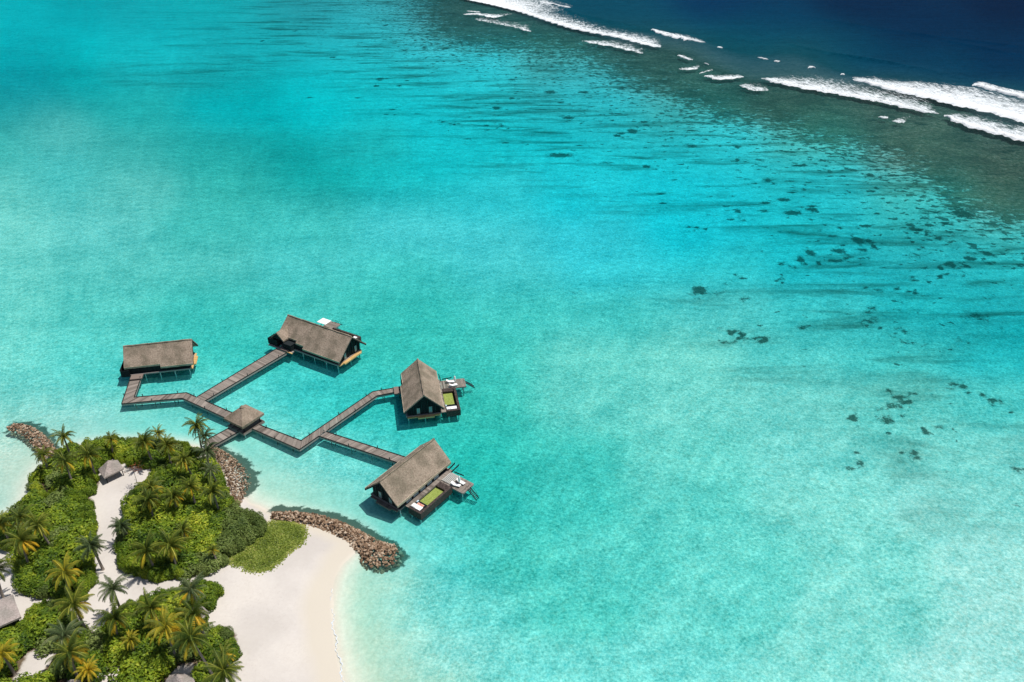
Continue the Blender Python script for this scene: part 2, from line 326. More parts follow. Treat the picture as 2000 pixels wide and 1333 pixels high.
# ------------------------------------------------------------------ ground: one sheet, island, beach and lagoon bed
THICKET = {
 'north': W([(96, 888), (128, 862), (220, 846), (300, 846), (360, 856), (400, 876), (345, 893), (310, 908), (270, 912), (240, 900), (215, 892), (190, 920), (193, 940), (185, 962), (150, 968), (120, 965), (60, 975), (45, 950), (50, 925), (70, 905)], 2.5),
 'west': W([(-60, 1036), (0, 1000), (45, 962), (100, 948), (160, 952), (180, 972), (185, 1010), (190, 1050), (183, 1090), (187, 1125), (178, 1150), (150, 1195), (60, 1165), (25, 1165), (22, 1110), (-10, 1060), (-60, 1070)], 2.5),
 'central': W([(355, 895), (395, 878), (425, 892), (440, 930), (450, 965), (470, 985), (515, 1000), (528, 1020), (500, 1050), (450, 1085), (430, 1110), (415, 1122), (380, 1128), (320, 1136), (260, 1126), (225, 1106), (222, 1050), (235, 1000), (245, 962), (275, 940), (305, 915)], 2.5),
 'south': W([(240, 1180), (290, 1160), (340, 1148), (395, 1128), (428, 1138), (436, 1168), (420, 1186), (402, 1195), (405, 1220), (440, 1218), (464, 1238), (470, 1278), (448, 1300), (430, 1345), (420, 1420), (-60, 1450), (-60, 1215), (36, 1212), (62, 1186), (100, 1165), (150, 1200), (182, 1235), (215, 1200)], 2.5)}
CLEAR = [(U(72, 1290, 1.5), 3.6), (U(58, 1312, 1.5), 2.6), (U(205, 1332, 1.5), 3.2), (U(352, 1328, 2.0), 3.6), (U(20, 1188, 2), 5.5), (U(52, 1178, 1.5), 2.4), (U(0, 1090, 1.5), 4.0), (U(140, 1335, 1.5), 2.6), (U(180, 1205, 1.2), 2.4), (U(385, 1190, 1.5), 1.5)]
seabed, P = grid_mesh('ground', ground_z, XS, YS)
tag(seabed, kind='structure')
d = shore_d(P); c, s = coral_at(P)
# weed and coral growing on the seaward foot of the groynes
for ln, wd, k_ in (([(540, 1000), (600, 1004), (650, 1014), (700, 1034), (735, 1056), (765, 1070), (782, 1090), (765, 1106), (735, 1108)], 1.75, 1.3), ([(425, 882), (450, 893), (470, 905), (487, 925), (490, 948), (478, 968)], 2.1, 1.2),
                   ([(28, 826), (55, 827), (78, 838), (95, 858), (104, 880)], 1.7, 1.2), ([(10, 842), (40, 848), (62, 862), (72, 885)], .8, 1.0), ([(705, 1080), (716, 1096), (740, 1106)], 1.2, 1.1)):
    q = [(p.x, p.y) for p in W(ln, -.8)]; sdq = segdist(P, q); s = np.maximum(s, (k_ + NR.normal(0, .30, len(P))) * np.exp(-(sdq / (wd * (.78 + .28 * wob(P, 1.7, 5.)))) ** 2) * (sdq < 9))
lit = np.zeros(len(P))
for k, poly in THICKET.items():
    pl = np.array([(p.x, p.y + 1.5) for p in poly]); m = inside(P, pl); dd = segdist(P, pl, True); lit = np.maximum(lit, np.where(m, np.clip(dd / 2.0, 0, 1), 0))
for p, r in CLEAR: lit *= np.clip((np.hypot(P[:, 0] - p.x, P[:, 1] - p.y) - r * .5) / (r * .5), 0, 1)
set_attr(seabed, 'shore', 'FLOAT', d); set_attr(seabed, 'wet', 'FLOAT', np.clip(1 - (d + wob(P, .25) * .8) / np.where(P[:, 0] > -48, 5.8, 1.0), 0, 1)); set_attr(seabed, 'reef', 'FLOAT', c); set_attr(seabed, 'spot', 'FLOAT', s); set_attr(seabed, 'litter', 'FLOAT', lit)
t = NT('sand_and_reef'); co = t.coord()
fine = t.noise(co, 1.6, 4, .65); big = t.noise(co, .09, 4, .5); n_caustic = t.noise(co, .62, 4, .6, .6)
n_reef = t.noise(t.coord((.8, 1, 1)), .20, 8, .78, .3); n_small = t.noise(co, .8, 4, .7)
sd_ = t.attr('shore').outputs['Fac']; rf = t.attr('reef').outputs['Fac']; spt = t.attr('spot').outputs['Fac']; lt = t.attr('litter').outputs['Fac']
dry = t.mix(t.rng(big, .35, .65, 0, 1), (.55, .505, .455), (.665, .615, .56))
tread = t.noise(co, 2.4, 5, .8, 1.0); dry = t.mix(t.math('MULTIPLY', t.rng(tread, .50, .62, 0, .30), t.rng(t.noise(co, .16, 3, .6), .42, .6, .15, 1)), dry, (.42, .37, .33))
dry = t.mix(t.rng(fine, .3, .8, 0, .28), dry, (.46, .40, .36))
wetm = t.rng(t.math('ADD', t.attr('wet').outputs['Fac'], t.math('MULTIPLY', t.math('SUBTRACT', big, .5), .5)), .0, .45, 0, 1)
shore_c = t.mix(wetm, dry, (.585, .525, .435))
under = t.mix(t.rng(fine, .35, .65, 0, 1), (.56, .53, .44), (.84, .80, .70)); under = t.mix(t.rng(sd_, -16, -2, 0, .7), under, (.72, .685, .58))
under = t.mix(t.math('MULTIPLY', t.rng(n_caustic, .38, .66, 0, .5), t.rng(sd_, -16, -2, 1, .2)), under, (.92, .89, .82))  # pale network of focused sunlight painted into the underwater sand colour
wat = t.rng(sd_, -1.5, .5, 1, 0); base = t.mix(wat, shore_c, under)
reef_m = t.rng(t.math('ADD', t.math('MULTIPLY', rf, .62), t.math('ADD', t.math('MULTIPLY', n_reef, .75), t.math('MULTIPLY', n_small, .22))), .885, .985, 0, 1)
n_fine = t.noise(co, 1.9, 4, .75); blob = t.noise(t.coord((.8, 1.05, 1)), .36, 3, .55, .3)
spot_m = t.rng(t.math('ADD', spt, t.math('ADD', t.math('MULTIPLY', t.math('SUBTRACT', n_small, .5), 1.3), t.math('MULTIPLY', t.math('SUBTRACT', n_fine, .5), .9))), .34, .64, 0, 1)
gate = t.rng(rf, .03, .10, 0, 1)
blob_m = t.math('MULTIPLY', t.rng(t.math('ADD', t.math('ADD', blob, t.math('MULTIPLY', n_fine, .10)), t.math('MULTIPLY', rf, .30)), .765, .815, 0, 1), gate)
soft = t.math('MULTIPLY', t.rng(t.noise(t.coord((.17, 1.0, 1), (0, 0, math.radians(-43))), .12, 5, .62, .5), .49, .66, 0, .82), t.rng(rf, .02, .16, 0, 1))
reef_c = t.ramp(t.noise(co, .5, 7, .85), [(.34, (.03, .06, .04)), (.45, (.13, .15, .09)), (.54, (.30, .22, .16)), (.66, (.55, .46, .34))])
reef_c = t.mix(t.rng(t.noise(t.coord((.7, 1, 1)), .055, 6, .7, .5), .40, .62, .75, 0), reef_c, (.045, .075, .055))
base = t.mix(soft, base, (.10, .13, .09))
base = t.mix(t.math('MULTIPLY', blob_m, .85), base, (.05, .08, .06))
base = t.mix(t.math('MULTIPLY', reef_m, t.rng(rf, .02, .12, 0, 1)), base, reef_c)
base = t.mix(t.math('MULTIPLY', spot_m, .93), base, (.04, .075, .055))
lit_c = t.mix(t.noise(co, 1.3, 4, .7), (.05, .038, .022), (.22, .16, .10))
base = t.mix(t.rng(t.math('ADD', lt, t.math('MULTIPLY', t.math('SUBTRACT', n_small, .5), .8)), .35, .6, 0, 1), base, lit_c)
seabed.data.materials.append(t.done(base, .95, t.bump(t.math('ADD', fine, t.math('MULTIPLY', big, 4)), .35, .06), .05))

# ------------------------------------------------------------------ water
SWELL = [(W([(1480, 60), (1529, 84), (1622, 105), (1730, 123), (1820, 139), (1875, 152)]), 1.5, 3.5),
         (W([(1475, 114), (1545, 126), (1600, 136), (1640, 144)]), 1.2, 2.6),
         (W([(1000, -20), (1130, 30), (1280, 62), (1400, 95)]), 1.1, 4.0),
         (W([(1700, 45), (1850, 80), (2050, 120)]), .8, 6.0), (W([(1500, 20), (1750, 62), (2050, 98)]), .5, 6.0)]
def water_z(P):
    z = np.zeros(len(P))
    for ln, h, w in SWELL:
        lx = np.array([q.x for q in ln]); ly = np.array([q.y for q in ln]); q = P[:, 1] - np.interp(P[:, 0], lx, ly)
        end = np.clip((P[:, 0] - lx[0]) / 45, 0, 1) * np.clip((lx[-1] + 5 - P[:, 0]) / 30, 0, 1)
        z += h * end * np.where(q < 0, np.exp(-(q / (w * .62)) ** 2), np.exp(-(q / (w * 2.6)) ** 2))
    return z
water, P = grid_mesh('water', water_z, XS, YS)
tag(water, kind='structure')
C = field(P, CTL, CC, 1.7)
far = P[:, 1] > 900
SANDLIT = np.array([1.06, .92, .785])             # what the bed returns with no water over it
DIFF = np.array([1.42, 1.40, 1.36])
lum = C @ np.array([.2, .7, .1])
rfw = field(P, RP, RV, 1.3)[:, :1]; sea = np.clip((C[:, 2:] / np.maximum(C[:, 1:2], 1e-4) - 1.12) / .25, 0, 1)
C = C * (1 + .75 * np.clip(rfw - .25, 0, .75) / .75 * (1 - sea)) + np.array([.075, .01, .008]) * rfw * (1 - sea)
milk = .07 + .85 * np.clip((.16 - lum) / .10, 0, 1)
shd = -shore_d(P); milk *= np.clip(shd / 6, .0, 1) 
T = np.sqrt(np.clip(C / SANDLIT, .0004, .97)); 
clr = (np.clip(shd / 5.0, 0, 1) ** .8)[:, None]; T = T * clr + (1 - clr) * .97
set_attr(water, 'tint', 'FLOAT_COLOR', T); set_attr(water, 'body', 'FLOAT_COLOR', np.clip(C / DIFF, 0.0005, 1)); set_attr(water, 'milk', 'FLOAT', milk); set_attr(water, 'depthf', 'FLOAT', np.clip(shd / 16, .05, 1) * (1 - .42 * np.clip(C[:, 0] / .40, 0, 1)))
t = NT('sea_water'); co = t.coord(); cr = t.coord((1, 1.1, 1), (0, 0, math.radians(-18)))
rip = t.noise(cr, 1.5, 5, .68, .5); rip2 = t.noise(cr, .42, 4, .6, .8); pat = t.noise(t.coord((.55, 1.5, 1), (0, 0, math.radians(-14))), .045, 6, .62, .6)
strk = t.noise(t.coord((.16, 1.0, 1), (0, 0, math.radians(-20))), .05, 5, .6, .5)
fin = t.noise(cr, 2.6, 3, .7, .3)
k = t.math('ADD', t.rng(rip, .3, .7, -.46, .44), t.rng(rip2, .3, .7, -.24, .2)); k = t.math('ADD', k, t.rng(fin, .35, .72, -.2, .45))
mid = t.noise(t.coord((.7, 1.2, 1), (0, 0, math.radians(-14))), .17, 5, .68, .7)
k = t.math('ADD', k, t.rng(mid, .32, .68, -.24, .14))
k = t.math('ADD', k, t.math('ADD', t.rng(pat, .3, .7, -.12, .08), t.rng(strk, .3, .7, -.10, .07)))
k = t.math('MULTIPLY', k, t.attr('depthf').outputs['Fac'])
tint = t.attr('tint').outputs['Color']; body = t.attr('body').outputs['Color']; mk = t.attr('milk').outputs['Fac']
def scale_col(t, col, f):
    n = t.new('ShaderNodeVectorMath', operation='SCALE'); t.l.new(col, n.inputs[0]); t.put(n.inputs['Scale'], f); return n.outputs[0]
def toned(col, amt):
    # wave-focused light and sparkle painted into the colour, plus patchy tone; red strongest
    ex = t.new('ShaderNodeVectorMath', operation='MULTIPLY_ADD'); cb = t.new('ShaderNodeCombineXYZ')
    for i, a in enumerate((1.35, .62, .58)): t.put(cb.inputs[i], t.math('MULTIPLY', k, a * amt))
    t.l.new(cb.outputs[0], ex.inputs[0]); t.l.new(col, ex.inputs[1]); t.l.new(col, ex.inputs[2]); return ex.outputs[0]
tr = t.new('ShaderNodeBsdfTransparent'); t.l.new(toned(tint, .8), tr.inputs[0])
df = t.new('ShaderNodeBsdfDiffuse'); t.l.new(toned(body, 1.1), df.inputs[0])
bp = t.bump(t.math('ADD', rip, t.math('MULTIPLY', rip2, 2.0)), .5, .35); t.l.new(bp, df.inputs['Normal'])
mx = t.new('ShaderNodeMixShader'); t.l.new(mk, mx.inputs[0]); t.l.new(tr.outputs[0], mx.inputs[1]); t.l.new(df.outputs[0], mx.inputs[2])
gl = t.new('ShaderNodeBsdfGlossy'); gl.inputs['Roughness'].default_value = .22; t.l.new(bp, gl.inputs['Normal'])
fr = t.new('ShaderNodeFresnel'); fr.inputs['IOR'].default_value = 1.2; t.l.new(bp, fr.inputs['Normal'])
m2 = t.new('ShaderNodeMixShader'); t.put(m2.inputs[0], t.math('MULTIPLY', fr.outputs[0], .05)); t.l.new(mx.outputs[0], m2.inputs[1]); t.l.new(gl.outputs[0], m2.inputs[2])
t.l.new(m2.outputs[0], t.out.inputs[0]); water.data.materials.append(t.m)

# ------------------------------------------------------------------ surf
t = NT('sea_foam'); age = t.attr('age').outputs['Fac']; n = t.noise(t.coord((.5, 1.3, 1), (0, 0, -.3)), 1.1, 8, .85, .8); n2 = t.noise(t.coord(), .14, 4, .6)
n3 = t.noise(t.coord((1.6, .35, 1), (0, 0, math.radians(12))), .42, 4, .7, .5)
n = t.math('ADD', t.math('MULTIPLY_ADD', n, 1.9, -.45), t.math('MULTIPLY', t.math('SUBTRACT', n3, .5), .9))
a = t.rng(t.math('SUBTRACT', t.math('ADD', n, t.math('MULTIPLY', t.math('SUBTRACT', n2, .5), .5)), t.math('MULTIPLY', age, .5)), .08, .36, 0, .96)
t.put(t.b.inputs['Base Color'], t.mix(t.rng(age, 0, 1, 0, .5), (.90, .92, .93), (.62, .74, .77))); t.b.inputs['Roughness'].default_value = .9
t.b.inputs['Specular IOR Level'].default_value = .1; t.put(t.b.inputs['Alpha'], a); t.l.new(t.bump(n, .6, .6), t.b.inputs['Normal']); M['foam'] = t.m
def resample(pts, n):
    pts = [Vector((p[0], p[1])) for p in pts]; L = [0]
    for a, b in zip(pts, pts[1:]): L.append(L[-1] + (b - a).length)
    out = []
    for i in range(n):
        s = L[-1] * i / (n - 1); j = 0
        while j < len(L) - 2 and L[j + 1] < s: j += 1
        out.append(pts[j].lerp(pts[j + 1], (s - L[j]) / max(1e-9, L[j + 1] - L[j])))
    return out
FOAM = [
 (5, "55 0,200 30,380 75,520 120,640 160,780 205,950 240,1100 265,1230 300,1330 325,1415 340", "600 -30,640 10,600 60,560 90,700 110,860 172,960 208,1080 222,1200 240,1300 255,1480 300", 1.2, 0, 'long white breaker rolling over the outer reef, farthest left of the surf'),
 (5, "-180 -60,-60 -28,60 2,220 35,420 85", "400 -70,480 -60,560 -30,800 45,640 110", .8, 0, 'wide foaming surf patch at the far end of the reef'),
 (5, "560 18,640 36,700 46,780 58", "560 2,640 22,700 34,782 48", .9, 0, 'short white crest breaking behind the farthest surf patch'),
 (5, "1350 222,1440 252,1540 277,1640 297,1735 307", "1350 212,1440 230,1600 250,1690 280,1745 300", 1.1, 0, 'thin bright crest breaking beyond the gap in the surf'),
 (5, "1538 398,1600 422,1650 434", "1538 386,1600 400,1665 430", .6, .1, 'small slanting whitecap over the reef flat beyond the lagoon'),
 (5, "1550 492,1600 500,1680 492", "1550 486,1640 468,1760 455", .3, .3, 'faint foam streak on the brown reef flat'),
 (5, "1690 527,1790 500", "1685 522,1800 484", .3, .35, 'faint curl of foam between two small whitecaps'),
 (5, "1728 542,1790 562,1850 569,1920 562,2010 552", "1728 532,1820 535,1900 528,2010 534", .5, .1, 'small bright whitecap where the reef turns dark'),
 (5, "860 295,980 318,1060 328,1140 348,1290 382", "860 288,1000 280,1150 280,1250 305,1340 370", .3, .35, 'faint lacy foam in front of the long breaker'),
 (5, "18 106,120 105,190 122,250 130", "18 97,120 92,230 100,430 96", .4, .15, 'thin double foam line on the reef at the far left'),
 (5, "42 82,90 88,140 92", "42 76,90 80,150 84", .3, .2, 'tiny foam dash above the thin double foam line'),
 (5, "415 205,450 218,500 230", "420 200,470 208,510 222", .3, .2, 'tiny foam dash on the brown reef near the far breaker'),
 (5, "1820 340,1860 344", "1820 330,1860 336", .4, .1, 'speck of white spray off the end of the thin crest'),
 (5, "1728 452,1762 464", "1728 446,1765 458", .4, .1, 'speck of foam beside the slanting whitecap'),
 (6, "295 316,400 347,560 378,740 408,900 438,1050 463,1200 498,1330 528,1440 547", "295 306,500 308,640 298,800 318,920 360,1100 392,1230 415,1370 455,1395 500,1462 528", 1.0, .12, 'second surf line with a clean front, nearest the brown reef'),
 (6, "885 322,960 342,1100 382,1250 418,1400 448,1500 478,1620 503,1800 543,1900 573,2000 600,2200 655", "890 298,1000 318,1150 333,1350 338,1500 358,1680 373,1800 408,1900 438,2000 468,2200 530", 1.5, -.22, 'broad bright breaker at the right, widest of the surf'),
 (6, "1662 357,1750 382,1850 407,1920 427,2000 445,2200 490", "1662 332,1740 338,1830 366,1900 382,2000 402,2200 445", 1.8, -.3, 'outermost curling white crest at the right edge'),
 (6, "1480 556,1560 602,1680 643,1800 673,1900 698,2000 724,2200 775", "1485 546,1600 550,1720 565,1850 612,2000 632,2200 690", 1.1, -.08, 'innermost surf line entering from the right edge'),
 (6, "145 360,190 377,250 394,335 392", "145 351,200 338,270 340,350 372", .4, .25, 'round feathery foam patch left of the second surf line'),
 (6, "1050 566,1110 578", "1050 558,1140 562", .5, .1, 'short foam dash below the second surf line'),
 (6, "1140 592,1180 600,1220 602", "1140 582,1220 564,1310 550", .4, .2, 'small hooked foam streak below the second surf line'),
 (6, "265 178,300 188,335 194", "265 171,300 180,335 188", .7, 0, 'small spilling cap at the start of the inner swell'),
 (6, "370 203,412 208", "370 197,412 202", .7, 0, 'second small cap along the inner swell'),
 (6, "592 246,642 249", "592 235,642 242", .9, -.1, 'bright small cap midway along the inner swell'),
 (6, "805 289,832 290", "805 281,832 285", .8, 0, 'last tiny cap before the broad breaker'),
]
FOAM += [
 (6, "295 312,640 372,900 434,1200 494,1430 540", "330 300,640 282,900 322,1200 378,1460 470", .2, .34, 'thin milky wash spread behind the second surf line'),
 (6, "885 306,1150 376,1500 440,1800 508,2000 560,2200 600", "900 284,1150 312,1500 338,1800 374,2000 425,2200 480", .2, .30, 'broken wash trailing behind the broad breaker at the right'),
 (6, "1480 552,1680 618,1900 674,2000 700,2200 750", "1500 530,1680 538,1900 585,2000 606,2200 660", .2, .32, 'feathered wash behind the innermost surf line at the right'),
 (5, "380 70,640 150,950 232,1230 292,1415 334", "560 0,800 100,1050 188,1300 232,1500 285", .2, .32, 'milky wash fanning out behind the long far breaker'),
 (5, "100 140,300 180,480 215", "120 105,330 130,560 170", .1, .55, 'small patch of wash on the reef flat below the far breaker')]
fr_ = random.Random(3)
for zone, f, b, h, young, lab in FOAM:
    ox, oy, sc = (900, 0, .275) if zone == 5 else (1400, 60, .3)
    fr_pts = [U(ox + sc * float(q.split()[0]), oy + sc * float(q.split()[1])) for q in f.split(',')]
    bk_pts = [U(ox + sc * float(q.split()[0]), oy + sc * float(q.split()[1])) for q in b.split(',')]
    h *= .55; ln = sum((q - p).length for p, q in zip(fr_pts, fr_pts[1:])); n = max(6, int(ln / 1.6)); m = 10
    A = resample(fr_pts, n); B = resample(bk_pts, n); me = bpy.data.meshes.new('surf'); vs = []; ag = []; fs = []
    ph = fr_.uniform(0, 9)
    for i in range(n):
        e = min(1, i / (n * .06 + 1), (n - 1 - i) / (n * .06 + 1)); jit = min(1, ln / 60) * 1.5 * math.sin(i * .9 + ph) + .9 * math.sin(i * 2.3 + ph) + .9 * fr_.uniform(-1, 1)
        w = (B[i] - A[i]) * min(1, .15 + e ** .6); wl = max(.1, w.length)
        for j in range(m):
            v = (j / (m - 1)) ** 1.4; p = A[i] + w * v - w / wl * jit * (1 - v) * .8
            z = .25 + h * e * math.exp(-((v - .06) * wl / 2.6) ** 2) + .12 * fr_.random() * (j > 0)
            if j == 0: z = .02
            z += float(water_z(np.array([[p.x, p.y]]))[0])
            vs.append((p.x, p.y, z)); ag.append(max(-.4, v + young + (1 - e) * .25))
    for i in range(n - 1):
        for j in range(m - 1): fs.append((i * m + j, (i + 1) * m + j, (i + 1) * m + j + 1, i * m + j + 1))
    me.from_pydata(vs, [], fs); at = me.attributes.new('age', 'FLOAT', 'POINT'); at.data.foreach_set('value', ag); me.materials.append(M['foam'])
    me.polygons.foreach_set('use_smooth', [True] * len(fs)); o = bpy.data.objects.new('surf_foam', me); COL.objects.link(o)
    tag(o, lab, 'surf', 'foam of the waves breaking on the reef', 'stuff')
# thin lap of foam along the beach
ln = resample(W([(647, 1150), (645, 1175), (649, 1200), (653, 1235), (660, 1275), (667, 1310), (673, 1345), (690, 1400)]), 160)
mb = MB(); ag = []
for i, p in enumerate(ln):
    w = .05 + .13 * abs(math.sin(i * .37)) * rnd.random() + .08 * (i / 160); o_ = .25 * math.sin(i * .21) + .12 * math.sin(i * .9)
    for j in range(3): mb.v.append((p.x + o_ + (j - 1) * w, p.y, .10)); ag.append(.2 if j == 1 else .75)
for i in range(159):
    for j in range(2): mb.f.append((3 * i + j, 3 * i + j + 1, 3 * i + 3 + j + 1, 3 * i + 3 + j)); mb.m.append(0); mb.c.append(.5)
o = mb.build('beach_foam', M['foam']); at = o.data.attributes.new('age', 'FLOAT', 'POINT'); at.data.foreach_set('value', ag)
tag(o, 'thin white lap of foam along the wet edge of the sand beach', 'foam', kind='stuff')

# ------------------------------------------------------------------ boardwalk
DZ = 1.0
def planks(mb, a0, a1, b0, b1, w=.34, z=DZ, th=.06):
    """boards laid across a strip whose edges run a0-a1 and b0-b1"""
    L = ((a1 - a0).length + (b1 - b0).length) / 2; n = max(1, int(L / w)); tone = .5
    for i in range(n):
        if rnd.random() < .8: tone = min(1, max(0, .48 + rnd.gauss(0, .2)))
        t0 = i / n; t1 = (i + .93) / n
        q = [a0.lerp(a1, t0), a0.lerp(a1, t1), b0.lerp(b1, t1), b0.lerp(b1, t0)]; dz = z + rnd.uniform(-.006, .006)
        mb.hexa([(p.x, p.y, dz - th) for p in q] + [(p.x, p.y, dz) for p in q], 0, min(1, max(0, tone + rnd.gauss(0, .07))))
bw = empty('boardwalk', tuple(U(470, 830, 0).xy) + (0,), label='grey timber boardwalk on piles branching over the lagoon to the four villas', cat='boardwalk')
off = Vector((bw.location.x, bw.location.y))
def wp(x, y): return U(x, y, DZ).xy - off
SEG = [  # edge a start, edge a end, edge b start, edge b end
 ('V1', (258, 731), (238, 789.3), (278.5, 729.2), (261.5, 776.9)),
 ('V1b', (238, 789.3), (356.2, 778.3), (261.5, 776.9), (364.2, 767.9)),
 ('S', (356.2, 778.3), (447, 820), (364.2, 767.9), (459, 809.5)),
 ('V2', (384.3, 776.6), (541, 681.5), (400.3, 783.6), (559, 690)),
 ('stem', (448, 836.6), (396, 864.5), (465.4, 844.4), (408, 876.5)),
 ('S4', (492.4, 837.8), (584.8, 878.6), (506.8, 830.6), (589, 862)),
 ('C', (584.8, 878.6), (736.2, 773.6), (589, 861), (728.4, 765.8)),
 ('C2', (736.2, 773.6), (795, 762), (728.4, 765.8), (795, 754.3)),
 ('D', (624, 852.5), (782, 906), (637, 844.2), (800, 896.5))]
npile = 0
for k, a0, a1, b0, b1 in SEG:
    A0, A1, B0, B1 = [wp(*p) for p in (a0, a1, b0, b1)]
    deck = MB(); planks(deck, A0, A1, B0, B1, z=DZ + .004 * (k in ('C', 'V1b', 'V2', 'D'))); deck.build('deck', M['deck_wood'], bw)
    side = MB(); kerb = MB(); 
    for s0, s1, o0, o1 in ((A0, A1, B0, B1), (B0, B1, A0, A1)):
        ins = ((s0 - o0).normalized() + (s1 - o1).normalized()) / 2; u = (s1 - s0).normalized(); L = (s1 - s0).length
        e0 = s0 + ins * .06; e1 = s1 + ins * .06
        tt = .9 if k in ('V2', 'C', 'D', 'S4', 'stem') else .3
        # trim the edges where another arm joins
        if k == 'S' and s0 is B0: pieces = [(0, .20), (.42, 1)]
        elif k == 'C' and s0 is A0: pieces = [(0, .235), (.345, 1)]
        else: pieces = [(0, 1)]
        for p0, p1 in pieces:
            q0 = e0.lerp(e1, p0); q1 = e0.lerp(e1, p1)
            side.bar((q0.x, q0.y, DZ - .30), (q1.x, q1.y, DZ - .30), .10, .42, 0, .75)
            kerb.bar((q0.x, q0.y, DZ + .07), (q1.x, q1.y, DZ + .07), .16, .14, 0, .3)
    side.build('edge_beam', M['beam_wood'], bw); kerb.build('kerb', M['edge_wood'], bw)
    L = (A1 - A0).length; n = max(2, int(L / 4.6))
    for i in range(n):
        f = (i + .5) / n
        for s0, s1, o0, o1 in ((A0, A1, B0, B1), (B0, B1, A0, A1)):
            p = s0.lerp(s1, f); q = o0.lerp(o1, f); p = p.lerp(q, .24)
            g = gz(p.x + off.x, p.y + off.y)
            mp = MB(); mp.tube([(p.x, p.y, min(g, 0) - .3), (p.x, p.y, DZ - .1)], .09, 8, 0, .3); mp.build('pile', M['brown_wood'], bw)
        e = A0.lerp(A1, f) if i % 2 else B0.lerp(B1, f); inn = (B0.lerp(B1, f) if i % 2 else A0.lerp(A1, f)) - e; e = e - inn.normalized() * .06
        ml = MB(); ml.tube([(e.x, e.y, DZ + .1), (e.x, e.y, DZ + .62), (e.x, e.y, DZ + .66)], [.09, .09, .15], 8); ml.tube([(e.x, e.y, DZ + .66), (e.x, e.y, DZ + .78)], [.16, .04], 8)
        ml.build('path_light', M['metal'], bw)

# ------------------------------------------------------------------ thatched roofs
def slab(mb, top, th, mi=0, c=.5, sub=0):
    """sloping slab from its top polygon"""
    n = len(top); k = len(mb.v); T = [Vector(p) for p in top]
    nn = (T[1] - T[0]).cross(T[2] - T[0]).normalized()
    if nn.z < 0: nn = -nn
    mb.v += [tuple(p) for p in T] + [(p.x, p.y, p.z - th) for p in T]
    for f in [tuple(k + i for i in range(n)), tuple(k + n + n - 1 - i for i in range(n))] + [(k + i, k + n + i, k + n + (i + 1) % n, k + (i + 1) % n) for i in range(n)]:
        mb.f.append(f); mb.m.append(mi); mb.c.append(c)

pv = U(476, 826, DZ)
cs = [U(444, 831.8, DZ), U(476.2, 848.6, DZ), U(517, 822.8, DZ), U(484.8, 806.5, DZ)]
cen = sum(cs, Vector()) / 4
pav = empty('pavilion', (cen.x, cen.y, 0), label='square pavilion with a pyramid thatch roof at the crossing of the boardwalk', cat='pavilion')
mb = MB(); q = [c_.xy - cen.xy for c_ in cs]
mb.prism([(p.x, p.y) for p in q], DZ - .5, DZ - .09, 0, .5); mb.build('platform_frame', M['beam_wood'], pav)
mb = MB(); planks(mb, q[0], q[1], q[3], q[2], .34, DZ + .03, .1); mb.build('platform_deck', M['deck_wood'], pav)
EZ, AZ = 3.2, 5.85
ap = U(474, 791, AZ).xy - cen.xy
rc = [U(437, 817, EZ), U(473, 835, EZ), U(515.5, 807, EZ)]; rc.append(rc[0] + rc[2] - rc[1]); rq = [(p.x - cen.x, p.y - cen.y) for p in rc]
ap = sum((Vector(p) for p in rq), Vector((0, 0))) / 4
mb = MB(); 
def lerp3(a, b, f): return tuple(a[i] * (1 - f) + b[i] * f for i in range(3))
top = (ap.x, ap.y, AZ)
for i in range(4):
    a = (*rq[i], EZ); b = (*rq[(i + 1) % 4], EZ)
    am = lerp3(a, top, .5); bm_ = lerp3(b, top, .5); am = (am[0], am[1], am[2] + .06); bm_ = (bm_[0], bm_[1], bm_[2] + .06)
    slab(mb, [a, b, bm_, am], .6); slab(mb, [am, bm_, top], .5)
mb.build('roof', M['thatch'], pav)
mb = MB(); mb.tube([(ap.x, ap.y, AZ - .2), (ap.x, ap.y, AZ + .22)], [.55, .12], 10); mb.build('roof_cap', M['thatch'], pav)
for i in range(4):
    p = Vector(rq[i]).lerp(ap, .27)
    mb = MB(); mb.tube([(p.x, p.y, -1.8), (p.x, p.y, DZ + .02)], .15); mb.build('pile', M['pale_post'], pav)
    mb = MB(); mb.tube([(p.x, p.y, DZ), (p.x, p.y, 3.6)], .13); mb.build('post', M['dark_timber'], pav)
mb = MB()
for i in (0, 2):
    a = Vector(rq[i]).lerp(ap, .3); b = Vector(rq[(i + 1) % 4]).lerp(ap, .3); a, b = a.lerp(b, .25), a.lerp(b, .75)
    mb.bar((a.x, a.y, DZ + .45), (b.x, b.y, DZ + .45), .5, .1)
mb.build('bench', M['dark_timber'], pav)

